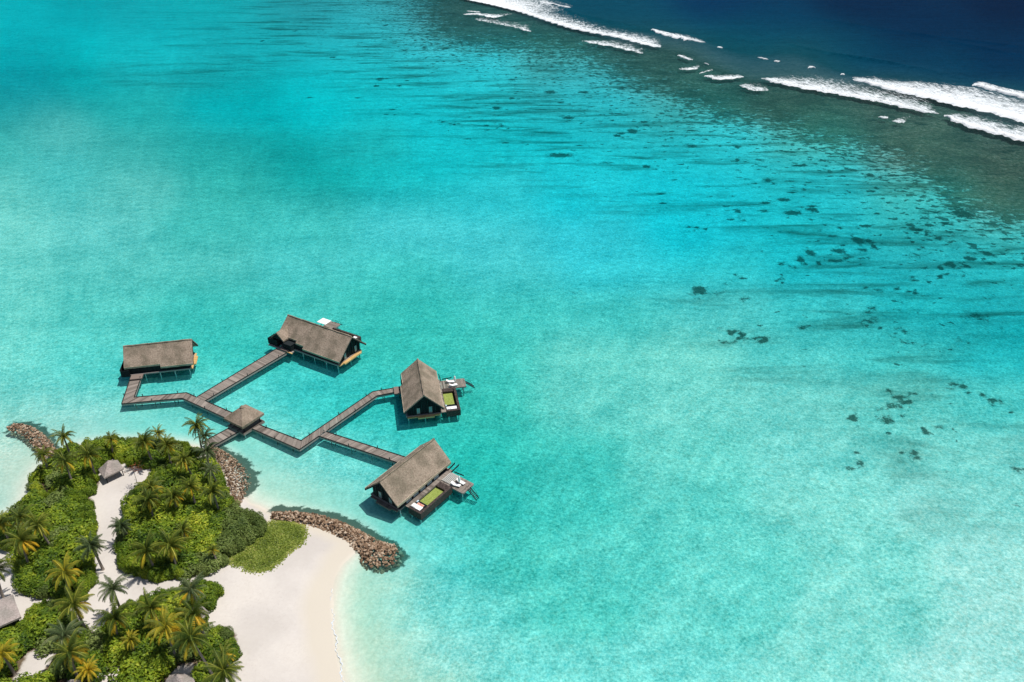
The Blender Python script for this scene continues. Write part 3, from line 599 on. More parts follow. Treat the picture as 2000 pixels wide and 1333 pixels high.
# ------------------------------------------------------------------ villas (local x along the ridge to the gable, -y the boardwalk side, +y the sea deck)
def villa(label, B, ang, L, ye=-4.4, yd=4.3, notch=None, front_wood='gold_wood', big=False, dx=0., ent=(2.2, 4.9), deck_d=0., slats=False, ladder=True, ZE=3.6):
    v = empty('water_villa', (B[0], B[1], 0), math.radians(ang), label=label, cat='villa', group='thatched villas on piles over the lagoon')
    ZR = 7.7
    def ez(y, side):   # roof plane height
        lo = ye if side < 0 else yd
        return ZR - (ZR - ZE) * abs(y) / abs(lo)
    # roof: two slopes, each a thick slab, plus ridge roll
    rf = MB()
    if big:
        segs = [(0, 6.8, -4.3), (6.8, 9.7, -4.9), (9.7, L, ye)]
    else:
        segs = [(0, notch, ye + .55), (notch, L, ye)]
    for i, (x0, x1, y) in enumerate(segs):
        n = max(2, int((x1 - x0) / 1.2)); xs = [x0 + (x1 - x0) * j / n for j in range(n + 1)]
        for j in range(n):
            w0, w1 = [.11 * math.sin(7.3 * q + i) for q in (xs[j], xs[j + 1])]
            slab(rf, [(xs[j], y + w0, ez(y + w0, -1)), (xs[j + 1], y + w1, ez(y + w1, -1)), (xs[j + 1], 0, ZR), (xs[j], 0, ZR)], .55, c=rnd.random())
    n = int(L / 1.3); xs = [L * j / n for j in range(n + 1)]
    for j in range(n):
        w0, w1 = [.11 * math.sin(5.1 * q + 1) for q in (xs[j], xs[j + 1])]
        slab(rf, [(xs[j], 0, ZR), (xs[j + 1], 0, ZR), (xs[j + 1], yd + w1, ez(yd + w1, 1)), (xs[j], yd + w0, ez(yd + w0, 1))], .55, c=rnd.random())
    roof = rf.build('roof', M['thatch'], v)
    fe = MB()
    for x0, x1, y in segs: fe.bar((x0 + .05, y - .03, ez(y, -1) - .27), (x1 - .05, y - .03, ez(y, -1) - .27), .16, .50)
    fe.bar((.05, yd + .03, ez(yd, 1) - .27), (L - .05, yd + .03, ez(yd, 1) - .27), .16, .50)
    fe.build('eave_fringe', M['thatch_edge'], roof)
    rr = MB(); pts = [(L * j / 14 + (.04 if j == 0 else 0) - (.04 if j == 14 else 0), .03 * math.sin(j * 2.1), ZR - .02 + .03 * math.sin(j * 1.7)) for j in range(15)]
    rr.tube(pts, .2, 8); rr.build('ridge_roll', M['thatch'], roof, True)
    # barge boards at the gable
    bb = MB()
    for y in (ye, yd):
        s = -1 if y < 0 else 1
        bb.bar((L - .03, 0, ZR - .5), (L - .03, y, ez(y, s) - .5), .12, .26)
        bb.bar((.03, 0, ZR - .5), (.03, y * .85, ez(y * .85, s) - .5), .12, .26)
    bb.build('barge_board', M['dark_timber'], v)
    # floor
    xf = L - 1.0; y0, y1 = (ye + .65 if not big else -5.1), 3.85
    fl = MB(); fl.box(0.2, xf, y0, y1, 1.12, 1.5); fl.box(.0, xf + .02, y0 - .05, y0 - .3, 1.22, 1.56, 0, .8); fl.build('floor_frame', M['beam_wood'], v)
    # walls: dark boarded box
    xw = L - 1.25; ww0 = y0 + .25; ww1 = 3.7; wl = MB()
    def wz(y): return ez(y, -1 if y < 0 else 1) - .5
    def wall_poly(x, t0):
        ys = [ww0 + (ww1 - ww0) * i / 22 for i in range(23)]
        for a_, b_ in zip(ys, ys[1:]):
            b2 = b_ - .03; mids = [a_] + ([0] if a_ < 0 < b2 else []) + [b2]
            o_ = rnd.uniform(0, .03)
            pts = [(x + o_, a_, 1.5), (x + o_, b2, 1.5), (x + o_, b2, wz(b2))] + ([(x + o_, 0, wz(0))] if len(mids) == 3 else []) + [(x + o_, a_, wz(a_))]
            k = len(wl.v); m = len(pts); wl.v += pts + [(p[0] - t0, p[1], p[2]) for p in pts]
            for f in [tuple(range(k, k + m)), tuple(range(k + 2 * m - 1, k + m - 1, -1))] + [(k + i, k + m + i, k + m + (i + 1) % m, k + (i + 1) % m) for i in range(m)]:
                wl.f.append(f); wl.m.append(0); wl.c.append(rnd.random())
    wall_poly(xw, .15); wall_poly(.75, .15)
    for y, o_ in ((ww0, -.02), (ww1, .02)):
        n = int((xw - .9) / .42)
        for i in range(n):
            x0 = .8 + (xw - .95) * i / n; x1 = .8 + (xw - .95) * (i + .94) / n
            wl.box(x0, x1, y - .07 + rnd.uniform(-.01, .01), y + .07, 1.5, wz(y) , 0, rnd.random())
    wl.build('wall', M['dark_timber'], v)
    # gable windows, door panels
    for yy, h0, h1 in ((-1.5 * (1.4 if big else 1), 1.75, 3.4), (1.35 * (1.5 if big else 1), 1.75, 3.5)):
        wf = MB(); x = xw + .06; w = .30
        wf.box(x, x + .08, yy - w - .1, yy - w, h0, h1); wf.box(x, x + .08, yy + w, yy + w + .1, h0, h1)
        wf.box(x, x + .08, yy - w, yy + w, h1 - .1, h1); wf.box(x, x + .08, yy - w, yy + w, h0, h0 + .1); wf.box(x, x + .07, yy - .03, yy + .03, h0 + .1, h1 - .1)
        wo = wf.build('window', M['beam_wood'], v)
        pn = MB(); pn.box(x - .01, x + .04, yy - w, yy - .03, h0 + .1, h1 - .1); pn.box(x - .01, x + .04, yy + .03, yy + w, h0 + .1, h1 - .1); pn.build('pane', M['pane'], wo)
    fin = MB()
    for yy in (-.75, .75): fin.box(xw + .03, xw + .16, yy - .06, yy + .06, 1.5, 5.6 if big else 5.4)
    for yy in (-2.6, 2.5): fin.box(xw + .03, xw + .14, yy - .05, yy + .05, 1.5, wz(yy) - .05)
    fin.build('wall_batten', M['metal'], v)
    ds = MB(); 
    for i in range(5):
        x0 = 3.5 + i * (L - 6) / 5; ds.box(x0, x0 + 1.5, ww1 + .07, ww1 + .13, 1.6, 3.35)
    ds.build('sliding_door', M['pane'], v)
    # front ledge stepping out under the gable
    g = MB(); 
    yb = (-3.6, 3.0) if big else (-1.75, 2.1)
    g.box(xf, xf + .95, yb[0], yb[1], 1.02, 1.34, 0, .5)
    g.box(xf, xf + .45, y0, yb[0], 1.1, 1.3, 0, .3); g.box(xf, xf + .5, yb[1], 3.6, 1.12, 1.36, 0, .4)
    n = 10
    for i in range(n):
        a_ = yb[0] + (yb[1] - yb[0]) * i / n; b_ = yb[0] + (yb[1] - yb[0]) * (i + .9) / n
        g.box(xf + .02, xf + .93, a_, b_, 1.34, 1.38, 0, rnd.random())
    g.build('front_ledge', M[front_wood], v)
    # piles
    xs = [.8 + (xf - 1.3) * i / (5 if big else 4) for i in range((6 if big else 5))]
    for x in xs:
        for y in (y0 + .25, 0, 3.5):
            pm = MB(); pm.tube([(x, y, -2.3), (x, y, 1.14)], .13, 10, 0, .5); pm.build('pile', M['pale_post'], v)
    # entrance side: steps, dark screen at the far corner
    e0, e1 = ent
    em = MB(); em.box(e0 - .2, e1 + .2, ye - (1.7 if not big else 1.4) , y0 - .3, 1.2, 1.52, 0, .7); em.build('entrance_landing', M['brown_wood'], v)
    sm = MB(); 
    if big:
        sm.box(-2.3, -2.15, -6.2, -4.0, 1.3, 3.0); sm.box(-2.15, .6, -6.2, -6.05, 1.3, 3.1); sm.box(-2.15, .2, -4.1, -4.0, 1.3, 3.3); sm.box(-2.2, .6, -6.0, -4.1, 1.2, 1.5)
    else:
        sm.box(-1.2, -1.05, y0 + .0, 1.5, 1.3, 3.1); sm.box(-1.05, e0 - .4, y0 - .42, y0 - .30, 1.15, 3.0); sm.box(-1.05, .6, 1.4, 1.5, 1.3, 3.1); sm.box(-1.05, .15, y0 - .25, 1.4, 1.15, 1.45)
    sm.build('privacy_screen', M['dark_timber'], v)
    if big:
        eb = MB(); eb.box(3.3, 6.2, -6.3, -4.0, 1.3, 3.1, 0, .4); eb.box(3.2, 6.3, -6.4, -3.9, 3.1, 3.2, 0, .9); eb.box(.4, 1.3, -6.35, -4.5, 1.3, 3.3, 0, .3); eb.build('entrance_block', M['dark_timber'], v)
        eg = MB(); eg.box(4.4, 6.9, -6.95, -6.6, 1.1, 1.3); eg.build('entrance_ledge', M['gold_wood'], v)
        ef = MB(); ef.box(-1.9, 6.6, -6.75, -5.75, 1.05, 1.29, 0, .7); ef.build('entrance_frame', M['beam_wood'], v)
        dr = MB(); rx = 1.5; zr = 5.75
        slab(dr, [(rx, -6.2, zr), (rx, -1.9, zr + .25), (-.8, -3.4, 3.9), (-.8, -6.3, 3.9)], .4)
        slab(dr, [(rx, -1.9, zr + .25), (rx, -6.2, zr), (3.8, -6.3, 3.9), (3.8, -3.4, 3.9)], .4)
        dr.build('entrance_roof', M['thatch'], v)
        dg = MB(); k = len(dg.v); dg.v += [(-.2, -6.0, 3.6), (3.3, -6.0, 3.6), (rx, -6.0, zr - .4), (-.2, -5.9, 3.6), (3.3, -5.9, 3.6), (rx, -5.9, zr - .4)]
        for f in ((0, 1, 2), (5, 4, 3), (0, 3, 4, 1), (1, 4, 5, 2), (2, 5, 3, 0)): dg.f.append(tuple(k + i for i in f)); dg.m.append(0); dg.c.append(.5)
        dg.build('entrance_gable', M['dark_timber'], v)
    # sea deck side, shifted by dx
    X = lambda a_: a_ + dx
    sd = MB(); 
    a0 = Vector((X(.3), 3.9 + deck_d)); a1 = Vector((X(14.0), 3.9 + deck_d)); planks(sd, a0, a1, Vector((X(.3), 5.0 + deck_d)), Vector((X(14.0), 5.0 + deck_d)), .3, 1.58)
    sd.build('side_deck', M['deck_wood'], v)
    sb = MB(); sb.box(X(.3), X(14.0), 4.86 + deck_d, 4.98 + deck_d, 1.2, 1.5); sb.build('side_beam', M['beam_wood'], v)
    yb0 = 5.05 + deck_d
    bx = MB(); bz0 = .25
    bx.box(X(4.45), X(14.2), yb0 + 2.75, yb0 + 3.3, bz0, 1.95)
    bx.box(X(4.45), X(5.9), yb0, yb0 + 2.72, bz0, 1.62)
    bx.box(X(13.75), X(14.2), yb0, yb0 + 2.72, bz0, 1.9)
    bx.box(X(5.9), X(13.75), yb0 , yb0 + 2.72, bz0, .55)
    basin = bx.build('pool_wall', M['stone'], v)
    gp = MB(); gp.box(X(6.0), X(11.2), yb0 + .05, yb0 + 2.3, .56, 1.1); gp.build('garden_bed', M['lawn'], v)
    bd = MB(); bd.box(X(12.55), X(13.7), yb0 + .05, yb0 + 2.6, .56, 1.86, 0, .3); bd.build('sunbed_base', M['dark_timber'], v)
    ml = MB(); ml.box(X(12.6), X(13.65), yb0 + .1, yb0 + 2.5, 1.862, 2.0); ml.box(X(13.2), X(13.6), yb0 + .2, yb0 + 1.2, 2.002, 2.1); ml.build('mattress', M['canvas'], v)
    for x in (X(4.9), X(9.3), X(13.8)):
        for y in (yb0 + .5, yb0 + 2.8):
            pm = MB(); pm.tube([(x, y, -2.3), (x, y, bz0 + .02)], .16, 10, 0, .9); pm.build('pile', M['pale_post'], v)
    # outer platform, ladder, slatted net
    PL0, PL1, PO = X(.9), X(4.3), 11.0 + deck_d
    pd = MB(); planks(pd, Vector((PL0, yb0)), Vector((PL0, PO)), Vector((PL1, yb0)), Vector((PL1, PO)), .3, 1.5); pd.build('platform_deck', M['deck_wood'], v)
    pf = MB(); pf.box(PL0, PL1, PO + .01, PO + .12, 1.15, 1.52); pf.box(PL1 + .01, PL1 + .12, yb0, PO, 1.15, 1.48); pf.box(PL0 - .12, PL0 - .01, yb0, PO, 1.15, 1.48); pf.build('platform_edge', M['beam_wood'], v)
    for x in (PL0 + .4, PL1 - .4):
        for y in (yb0 + 2.6, PO - .5):
            pm = MB(); pm.tube([(x, y, -2.3), (x, y, 1.42)], .15, 10, 0, .9); pm.build('pile', M['pale_post'], v)
    if slats:
        sm = MB()
        for i in range(7): sm.box(PL0 + .05, PL1 - .35, yb0 + .05 + i * .36, yb0 + .27 + i * .36, 1.62, 1.72, 0, .9)
        for x in (PL0 + .1, PL1 - .5): sm.box(x, x + .1, yb0 + .02, yb0 + 2.5, 1.53, 1.62)
        sm.build('slatted_rack', M['slat_wood'], v)
    if ladder:
        lx = (PL0 + PL1) / 2 - .1; st = MB()
        for s in (-.42, .42):
            st.bar((lx + s, PO + .1, 1.55), (lx + s, PO + 2.4, -.35), .09, .2)
        for i in range(8):
            f = i / 7; st.box(lx - .4, lx + .4, PO + .25 + 1.95 * f, PO + .42 + 1.95 * f, 1.38 - 1.62 * f, 1.42 - 1.62 * f)
        st.build('sea_steps', M['metal'], v)
        hr = MB()
        for s in (-.5, .5):
            hr.tube([(lx + s, PO - .35, 1.5), (lx + s, PO - .3, 2.4), (lx + s, PO + 1.6, 1.1), (lx + s, PO + 2.0, .1)], .035, 6)
        hr.build('handrail', M['metal'], v)
    bm = MB()
    bm.bar((X(1.1), 5.2 + deck_d, 1.75), (X(-1.8), 5.0 + deck_d, 1.75), .14, .3); bm.bar((X(.9), 4.2 + deck_d, 1.75), (X(-1.7), 3.95 + deck_d, 1.75), .14, .3); bm.bar((X(.55), 5.6 + deck_d, 1.75), (X(.3), 8.0 + deck_d, 1.75), .1, .25)
    bm.build('deck_fence', M['dark_timber'], v)
    return v, X, yb0, (PL0, PL1, PO)

def place(v, x, y, z): 
    a = v.rotation_euler.z; return (v.location.x + x * math.cos(a) - y * math.sin(a), v.location.y + x * math.sin(a) + y * math.cos(a), z)
def lounger(v, x, y, z, rz, label):
    o = empty('sun_lounger', place(v, x, y, z), v.rotation_euler.z + rz, label=label, cat='sun lounger', group='white sun loungers on the villa decks')
    fr2 = MB(); fr2.box(-1.05, .85, -.34, .34, .26, .32, 0, .5); fr2.build('frame', M['canvas'], o)
    for sx in (-.9, .7):
        for sy in (-.28, .28):
            lg = MB(); lg.box(sx, sx + .07, sy - .035, sy + .035, .005, .26); lg.build('leg', M['metal'], o)
    cu = MB(); cu.box(-1.1, .2, -.36, .36, .325, .44); cu.hexa([(.2, -.36, .325), (.95, -.36, .75), (.95, .36, .75), (.2, .36, .325), (.2, -.36, .44), (.9, -.36, .86), (.9, .36, .86), (.2, .36, .44)]); cu.build('cushion', M['canvas'], o)
    return o
def parasol_closed(v, x, y, z, label):
    o = empty('parasol', place(v, x, y, z), 0, label=label, cat='parasol')
    a = MB(); a.tube([(0, 0, 0), (0, 0, .1)], [.38, .3], 12); a.build('base', M['canvas'], o)
    a = MB(); a.tube([(0, 0, .1), (0, 0, 2.45)], .035, 8); a.build('pole', M['metal'], o)
    a = MB(); a.tube([(0, 0, .8), (0, 0, 1.1), (0, 0, 1.7), (0, 0, 2.2), (0, 0, 2.5)], [.12, .24, .27, .2, .04], 8); a.build('canopy', M['canvas'], o)
def parasol_open(v, x, y, z, label, w=1.35):
    o = empty('parasol', place(v, x, y, z), v.rotation_euler.z, label=label, cat='parasol')
    a = MB(); a.box(-.4, .4, -.4, .4, .005, .1); a.build('base', M['metal'], o)
    a = MB(); a.tube([(0, 0, .1), (0, 0, 2.2)], .04, 8); a.build('pole', M['metal'], o)
    a = MB()
    for i in range(4):
        c_ = [(-w, -w * .8), (w, -w * .8), (w, w * .8), (-w, w * .8)]; p, q = c_[i], c_[(i + 1) % 4]
        slab(a, [(p[0], p[1], 2.15), (q[0], q[1], 2.15), (0, 0, 2.5)], .05)
    a.build('canopy', M['canvas'], o)

v1, X1, _, pl1 = villa('thatched villa at the left end of the boardwalk, its long roof facing the island', (-98.08, 164.35), 12.19, 16.5, ye=-4.45, yd=4.7, notch=8.6, ent=(1.5, 3.9), ZE=3.3)
v2, X2, _, pl2 = villa('largest thatched villa, with a small entrance roof and a square parasol behind', (-60.56, 180.46), -30.34, 22.4, ye=-5.55, yd=4.9, ZE=3.05, big=True, ent=(2.3, 5.2), dx=3.5)
v3, X3, yb3, pl3 = villa('thatched villa with its gable towards the camera and a green garden box on its right', (-23.20, 158.6), -78.64, 15.7, ye=-4.8, yd=4.3, notch=4.8, ent=(2.2, 4.8), dx=.8, slats=False)
v4, X4, yb4, pl4 = villa('nearest thatched villa, with a slatted rack and two loungers on its sea platform', (-16.43, 127.52), -125.76, 16.5, ye=-4.5, yd=4.3, notch=6, front_wood='brown_wood', ent=(3.0, 5.3), slats=True)
lounger(v4, 3.55, 8.4, 1.51, math.radians(-75), 'white lounger on the nearest villa deck, closer to the garden box')
lounger(v4, 2.25, 8.7, 1.51, math.radians(-92), 'white lounger on the nearest villa deck, behind the closed parasol')
parasol_closed(v4, 2.85, 8.9, 1.51, 'closed white parasol between two loungers on the nearest villa deck')
lounger(v3, 4.6, 7.9, 1.51, math.radians(-82), 'white lounger nearest the garden box, on the right hand middle villa')
lounger(v3, 2.9, 7.4, 1.51, math.radians(-98), 'white lounger behind the parasol on the right hand middle villa')
parasol_closed(v3, 3.7, 8.5, 1.51, 'closed white parasol on the deck of the right hand middle villa')
parasol_open(v2, 5.6, 7.4, 1.51, 'open square white parasol sticking up behind the largest villa', 1.55)
parasol_open(v1, 5.0, 6.0, 1.51, 'white parasol mostly hidden behind the roof of the leftmost villa', 1.2)
for v, X, yb, red in ((v4, X4, yb4, True), (v3, X3, yb3, False)):
    mb = MB(); n = 8
    for i in range(n):
        for j in range(4):
            x0 = X(11.75) + j * .2; y0 = yb + .5 + i * .2; zz = 1.66 + .05 * math.sin(i * 1.3) * math.sin(j * 2)
            if j > 0 or True: mb.box(x0, x0 + .2, y0, y0 + .2, zz - .02, zz)
    if red:
        o = mb.build('towel', M['towel']); 
        o.location = v.location; o.rotation_euler = v.rotation_euler; tag(o, 'red and cream striped towel beside the white sunbed of the nearest villa', 'towel')
    mb = MB(); mb.box(X(11.3), X(12.5), yb + .3, yb + 2.4, .57, 1.6, 0, .2); mb.build('dark_seat', M['dark_timber'], v)
    mb = MB(); mb.box(X(11.35), X(11.9), yb + .05, yb + .28, 1.1, 1.75); o = mb.build('towel', M['blue']); o.location = v.location; o.rotation_euler = v.rotation_euler
    tag(o, 'pale blue towel beside the garden box of the ' + ('nearest villa' if red else 'right hand middle villa'), 'towel')

# ------------------------------------------------------------------ huts on the island
def gzp(p): return gz(p.x, p.y)
def hut(label, apex_px, apex_z, corners, eave_z, mat='thatch_old', posts=True, name='beach_hut', cat='hut'):
    cs = [U(a, b, eave_z) for a, b in corners]
    if len(cs) == 3: cs.append(cs[0] + cs[2] - cs[1])
    cen = sum(cs, Vector()) / len(cs); g = gz(cen.x, cen.y)
    h = empty(name, (cen.x, cen.y, g), label=label, cat=cat)
    rq = [c_ - Vector((cen.x, cen.y, g)) for c_ in cs]; top = Vector((0, 0, apex_z - g)); mb = MB(); n = len(rq)
    for i in range(n):
        a, b = rq[i], rq[(i + 1) % n]; am = a.lerp(top, .5) - Vector((0, 0, .12)); bm_ = b.lerp(top, .5) - Vector((0, 0, .12))
        slab(mb, [a, b, bm_, am], .3); slab(mb, [am, bm_, top], .3)
    r = mb.build('roof', M[mat], h)
    if posts:
        for p in rq[:: max(1, n // 4)]:
            q = p.lerp(Vector((0, 0, p.z)), .2); mb = MB(); mb.tube([(q.x, q.y, -.2), (q.x, q.y, q.z)], .09); mb.build('post', M['dark_timber'], h)
    return h
hut('small square thatched shelter on four posts beside the sand clearing', (206, 897), 5.4, [(191, 917), (203, 934), (242, 915)], 3.1)
def rot_roof(label, corners, z, rise, name='beach_bungalow'):
    """ridged thatch roof over plank walls"""
    c_ = [U(a, b, z) for a, b in corners]; cen = sum(c_, Vector()) / 4; g = gz(cen.x, cen.y)
    h = empty(name, (cen.x, cen.y, g), label=label, cat='bungalow'); q = [p - Vector((cen.x, cen.y, g)) for p in c_]
    m0 = (q[0] + q[3]) / 2 + Vector((0, 0, rise)); m1 = (q[1] + q[2]) / 2 + Vector((0, 0, rise)); mb = MB()
    slab(mb, [q[0], q[1], m1, m0], .35); slab(mb, [m0, m1, q[2], q[3]], .35); mb.build('roof', M['thatch_old'], h)
    w = [p * .82 for p in q]; mb = MB(); mb.prism([(p.x, p.y) for p in w], -.2, z - g - .1); mb.build('wall', M['dark_timber'], h)
rot_roof('thatched bungalow roof cut off by the left edge of the photo', [(-60, 1194), (25, 1161), (41, 1205), (-50, 1246)], 4.4, .9)
hc = U(352, 1336, 4.2)
ring = [(352 + 30 * math.cos(a), 1336 + 21 * math.sin(a)) for a in [2 * math.pi * i / 14 for i in range(14)]]
hut('round thatched hut among shrubs at the bottom edge', (352, 1312), 5.9, ring[::-1], 3.6)
hut('thatched hut corner showing at the bottom edge left of the round hut', (140, 1325), 5.6, [(112, 1345), (138, 1362), (178, 1342)], 3.6)
hut('grey thatched shelter half hidden by palms at the top of the beach', (393, 1178), 4.4, [(376, 1196), (392, 1212), (408, 1196)], 2.8)

# ------------------------------------------------------------------ palms
def frond_mesh(mb, az, elev, L, droop, seed, tone, n=22, width=.60):
    r = random.Random(seed); u = Vector((math.cos(az), math.sin(az), 0)); side = Vector((-u.y, u.x, 0))
    pts = []; p = Vector((0, 0, 0)); e = elev; st = L / n
    for i in range(n + 1):
        pts.append(p.copy()); dr = Vector((u.x * math.cos(e), u.y * math.cos(e), math.sin(e))); p = p + dr * st; e -= droop / n * (.5 + 1.1 * i / n)
        e = max(e, -1.45)
    for i in range(1, n + 1):      # rachis
        a, b = pts[i - 1], pts[i]; w = .085 * (1 - .6 * i / n)
        mb.quad([a - side * w, b - side * w * .9, b + side * w * .9, a + side * w], 0, min(1, tone + .42))
    for i in range(2, n + 1):
        f = i / n; ll = width * (math.sin(math.pi * (f * .86 + .1)) ** .6) * 1.25; p = pts[i]; d = (pts[i] - pts[i - 1]).normalized(); nrm = side.cross(d)
        if nrm.z < 0: nrm = -nrm
        for s in (-1, 1):
            for h in (0, 1):
                q = p - d * (h * st * .5); dirv = (side * s * .9 + d * (.45 + .4 * f) - Vector((0, 0, .75 + r.uniform(0, .7)))).normalized()
                tip = q + dirv * ll * r.uniform(.8, 1.1); mid = q + dirv * ll * .5 + nrm * .05; hw = d * .030
                mb.quad([q - hw, mid - hw * 1.1, tip, mid + hw * 1.1, q + hw], 0, min(1, max(0, tone + r.uniform(-.16, .16))))
crowns = []
for k in range(6):
    r = random.Random(100 + k); g = MB(); o = MB(); n = 24 + k % 3 * 3
    for i in range(n):
        f = i / n; az = i * 2.39996 + r.uniform(-.45, .45)
        el = 1.35 - 1.55 * f + r.uniform(-.12, .12); L = (3.15 + .9 * math.sin(math.pi * min(1, f + .2))) * r.uniform(.9, 1.08)
        if f > .70: frond_mesh(o, az, el - .25, L * .92, 1.5, r.random(), .25 + .6 * r.random())
        else: frond_mesh(g, az, el + r.uniform(-.15, .15), L * r.uniform(.85, 1.05), 1.5 + .9 * f + r.uniform(-.2, .3), r.random(), .12 + .40 * f + r.uniform(-.12, .12))
    for i in range(5):
        a = i * 1.3; c0 = Vector((math.cos(a) * .25, math.sin(a) * .25, -.25)); o.tube([c0 - Vector((0, 0, .14)), c0, c0 + Vector((0, 0, .14))], [.05, .15, .05], 6, 0, .9)
    crowns.append((g, o))
cr_mesh = {}
def palm(label, px, py, h, s=1., lean=(0, 0), var=0, mat='frond', oldmat='frond_old'):
    top = U(px, py, 1.2 + h); bx, by = top.x - lean[0], top.y - lean[1]; g = gz(bx, by)
    o = empty('palm_tree', (bx, by, g), label=label, cat='palm tree')
    mb = MB(); T = Vector((lean[0], lean[1], 1.2 + h - g)); pts = []
    for i in range(9):
        f = i / 8; pts.append((T.x * f ** 1.5, T.y * f ** 1.5, -.2 + (T.z + .2) * f))
    mb.tube(pts, [.26 - .13 * i / 8 + (.1 if i == 0 else 0) for i in range(9)], 8); mb.build('trunk', M['bark'], o, True)
    key = (var, mat)
    if key not in cr_mesh: cr_mesh[key] = crowns[var][0].mesh('crown', M[mat])
    k2 = (var, oldmat, 'o')
    if k2 not in cr_mesh: cr_mesh[k2] = crowns[var][1].mesh('withered_fronds', M[oldmat])
    rz = rnd.uniform(0, 6.28); rz_ = (rnd.uniform(-.22, .22), rnd.uniform(-.22, .22))
    for nm, me in (('crown', cr_mesh[key]), ('withered_fronds', cr_mesh[k2])):
        c_ = bpy.data.objects.new(nm, me); COL.objects.link(c_); c_.parent = o; c_.location = T; c_.scale = (s, s * .96, s * 1.05); c_.rotation_euler = (rz_[0], rz_[1], rz)
    return o
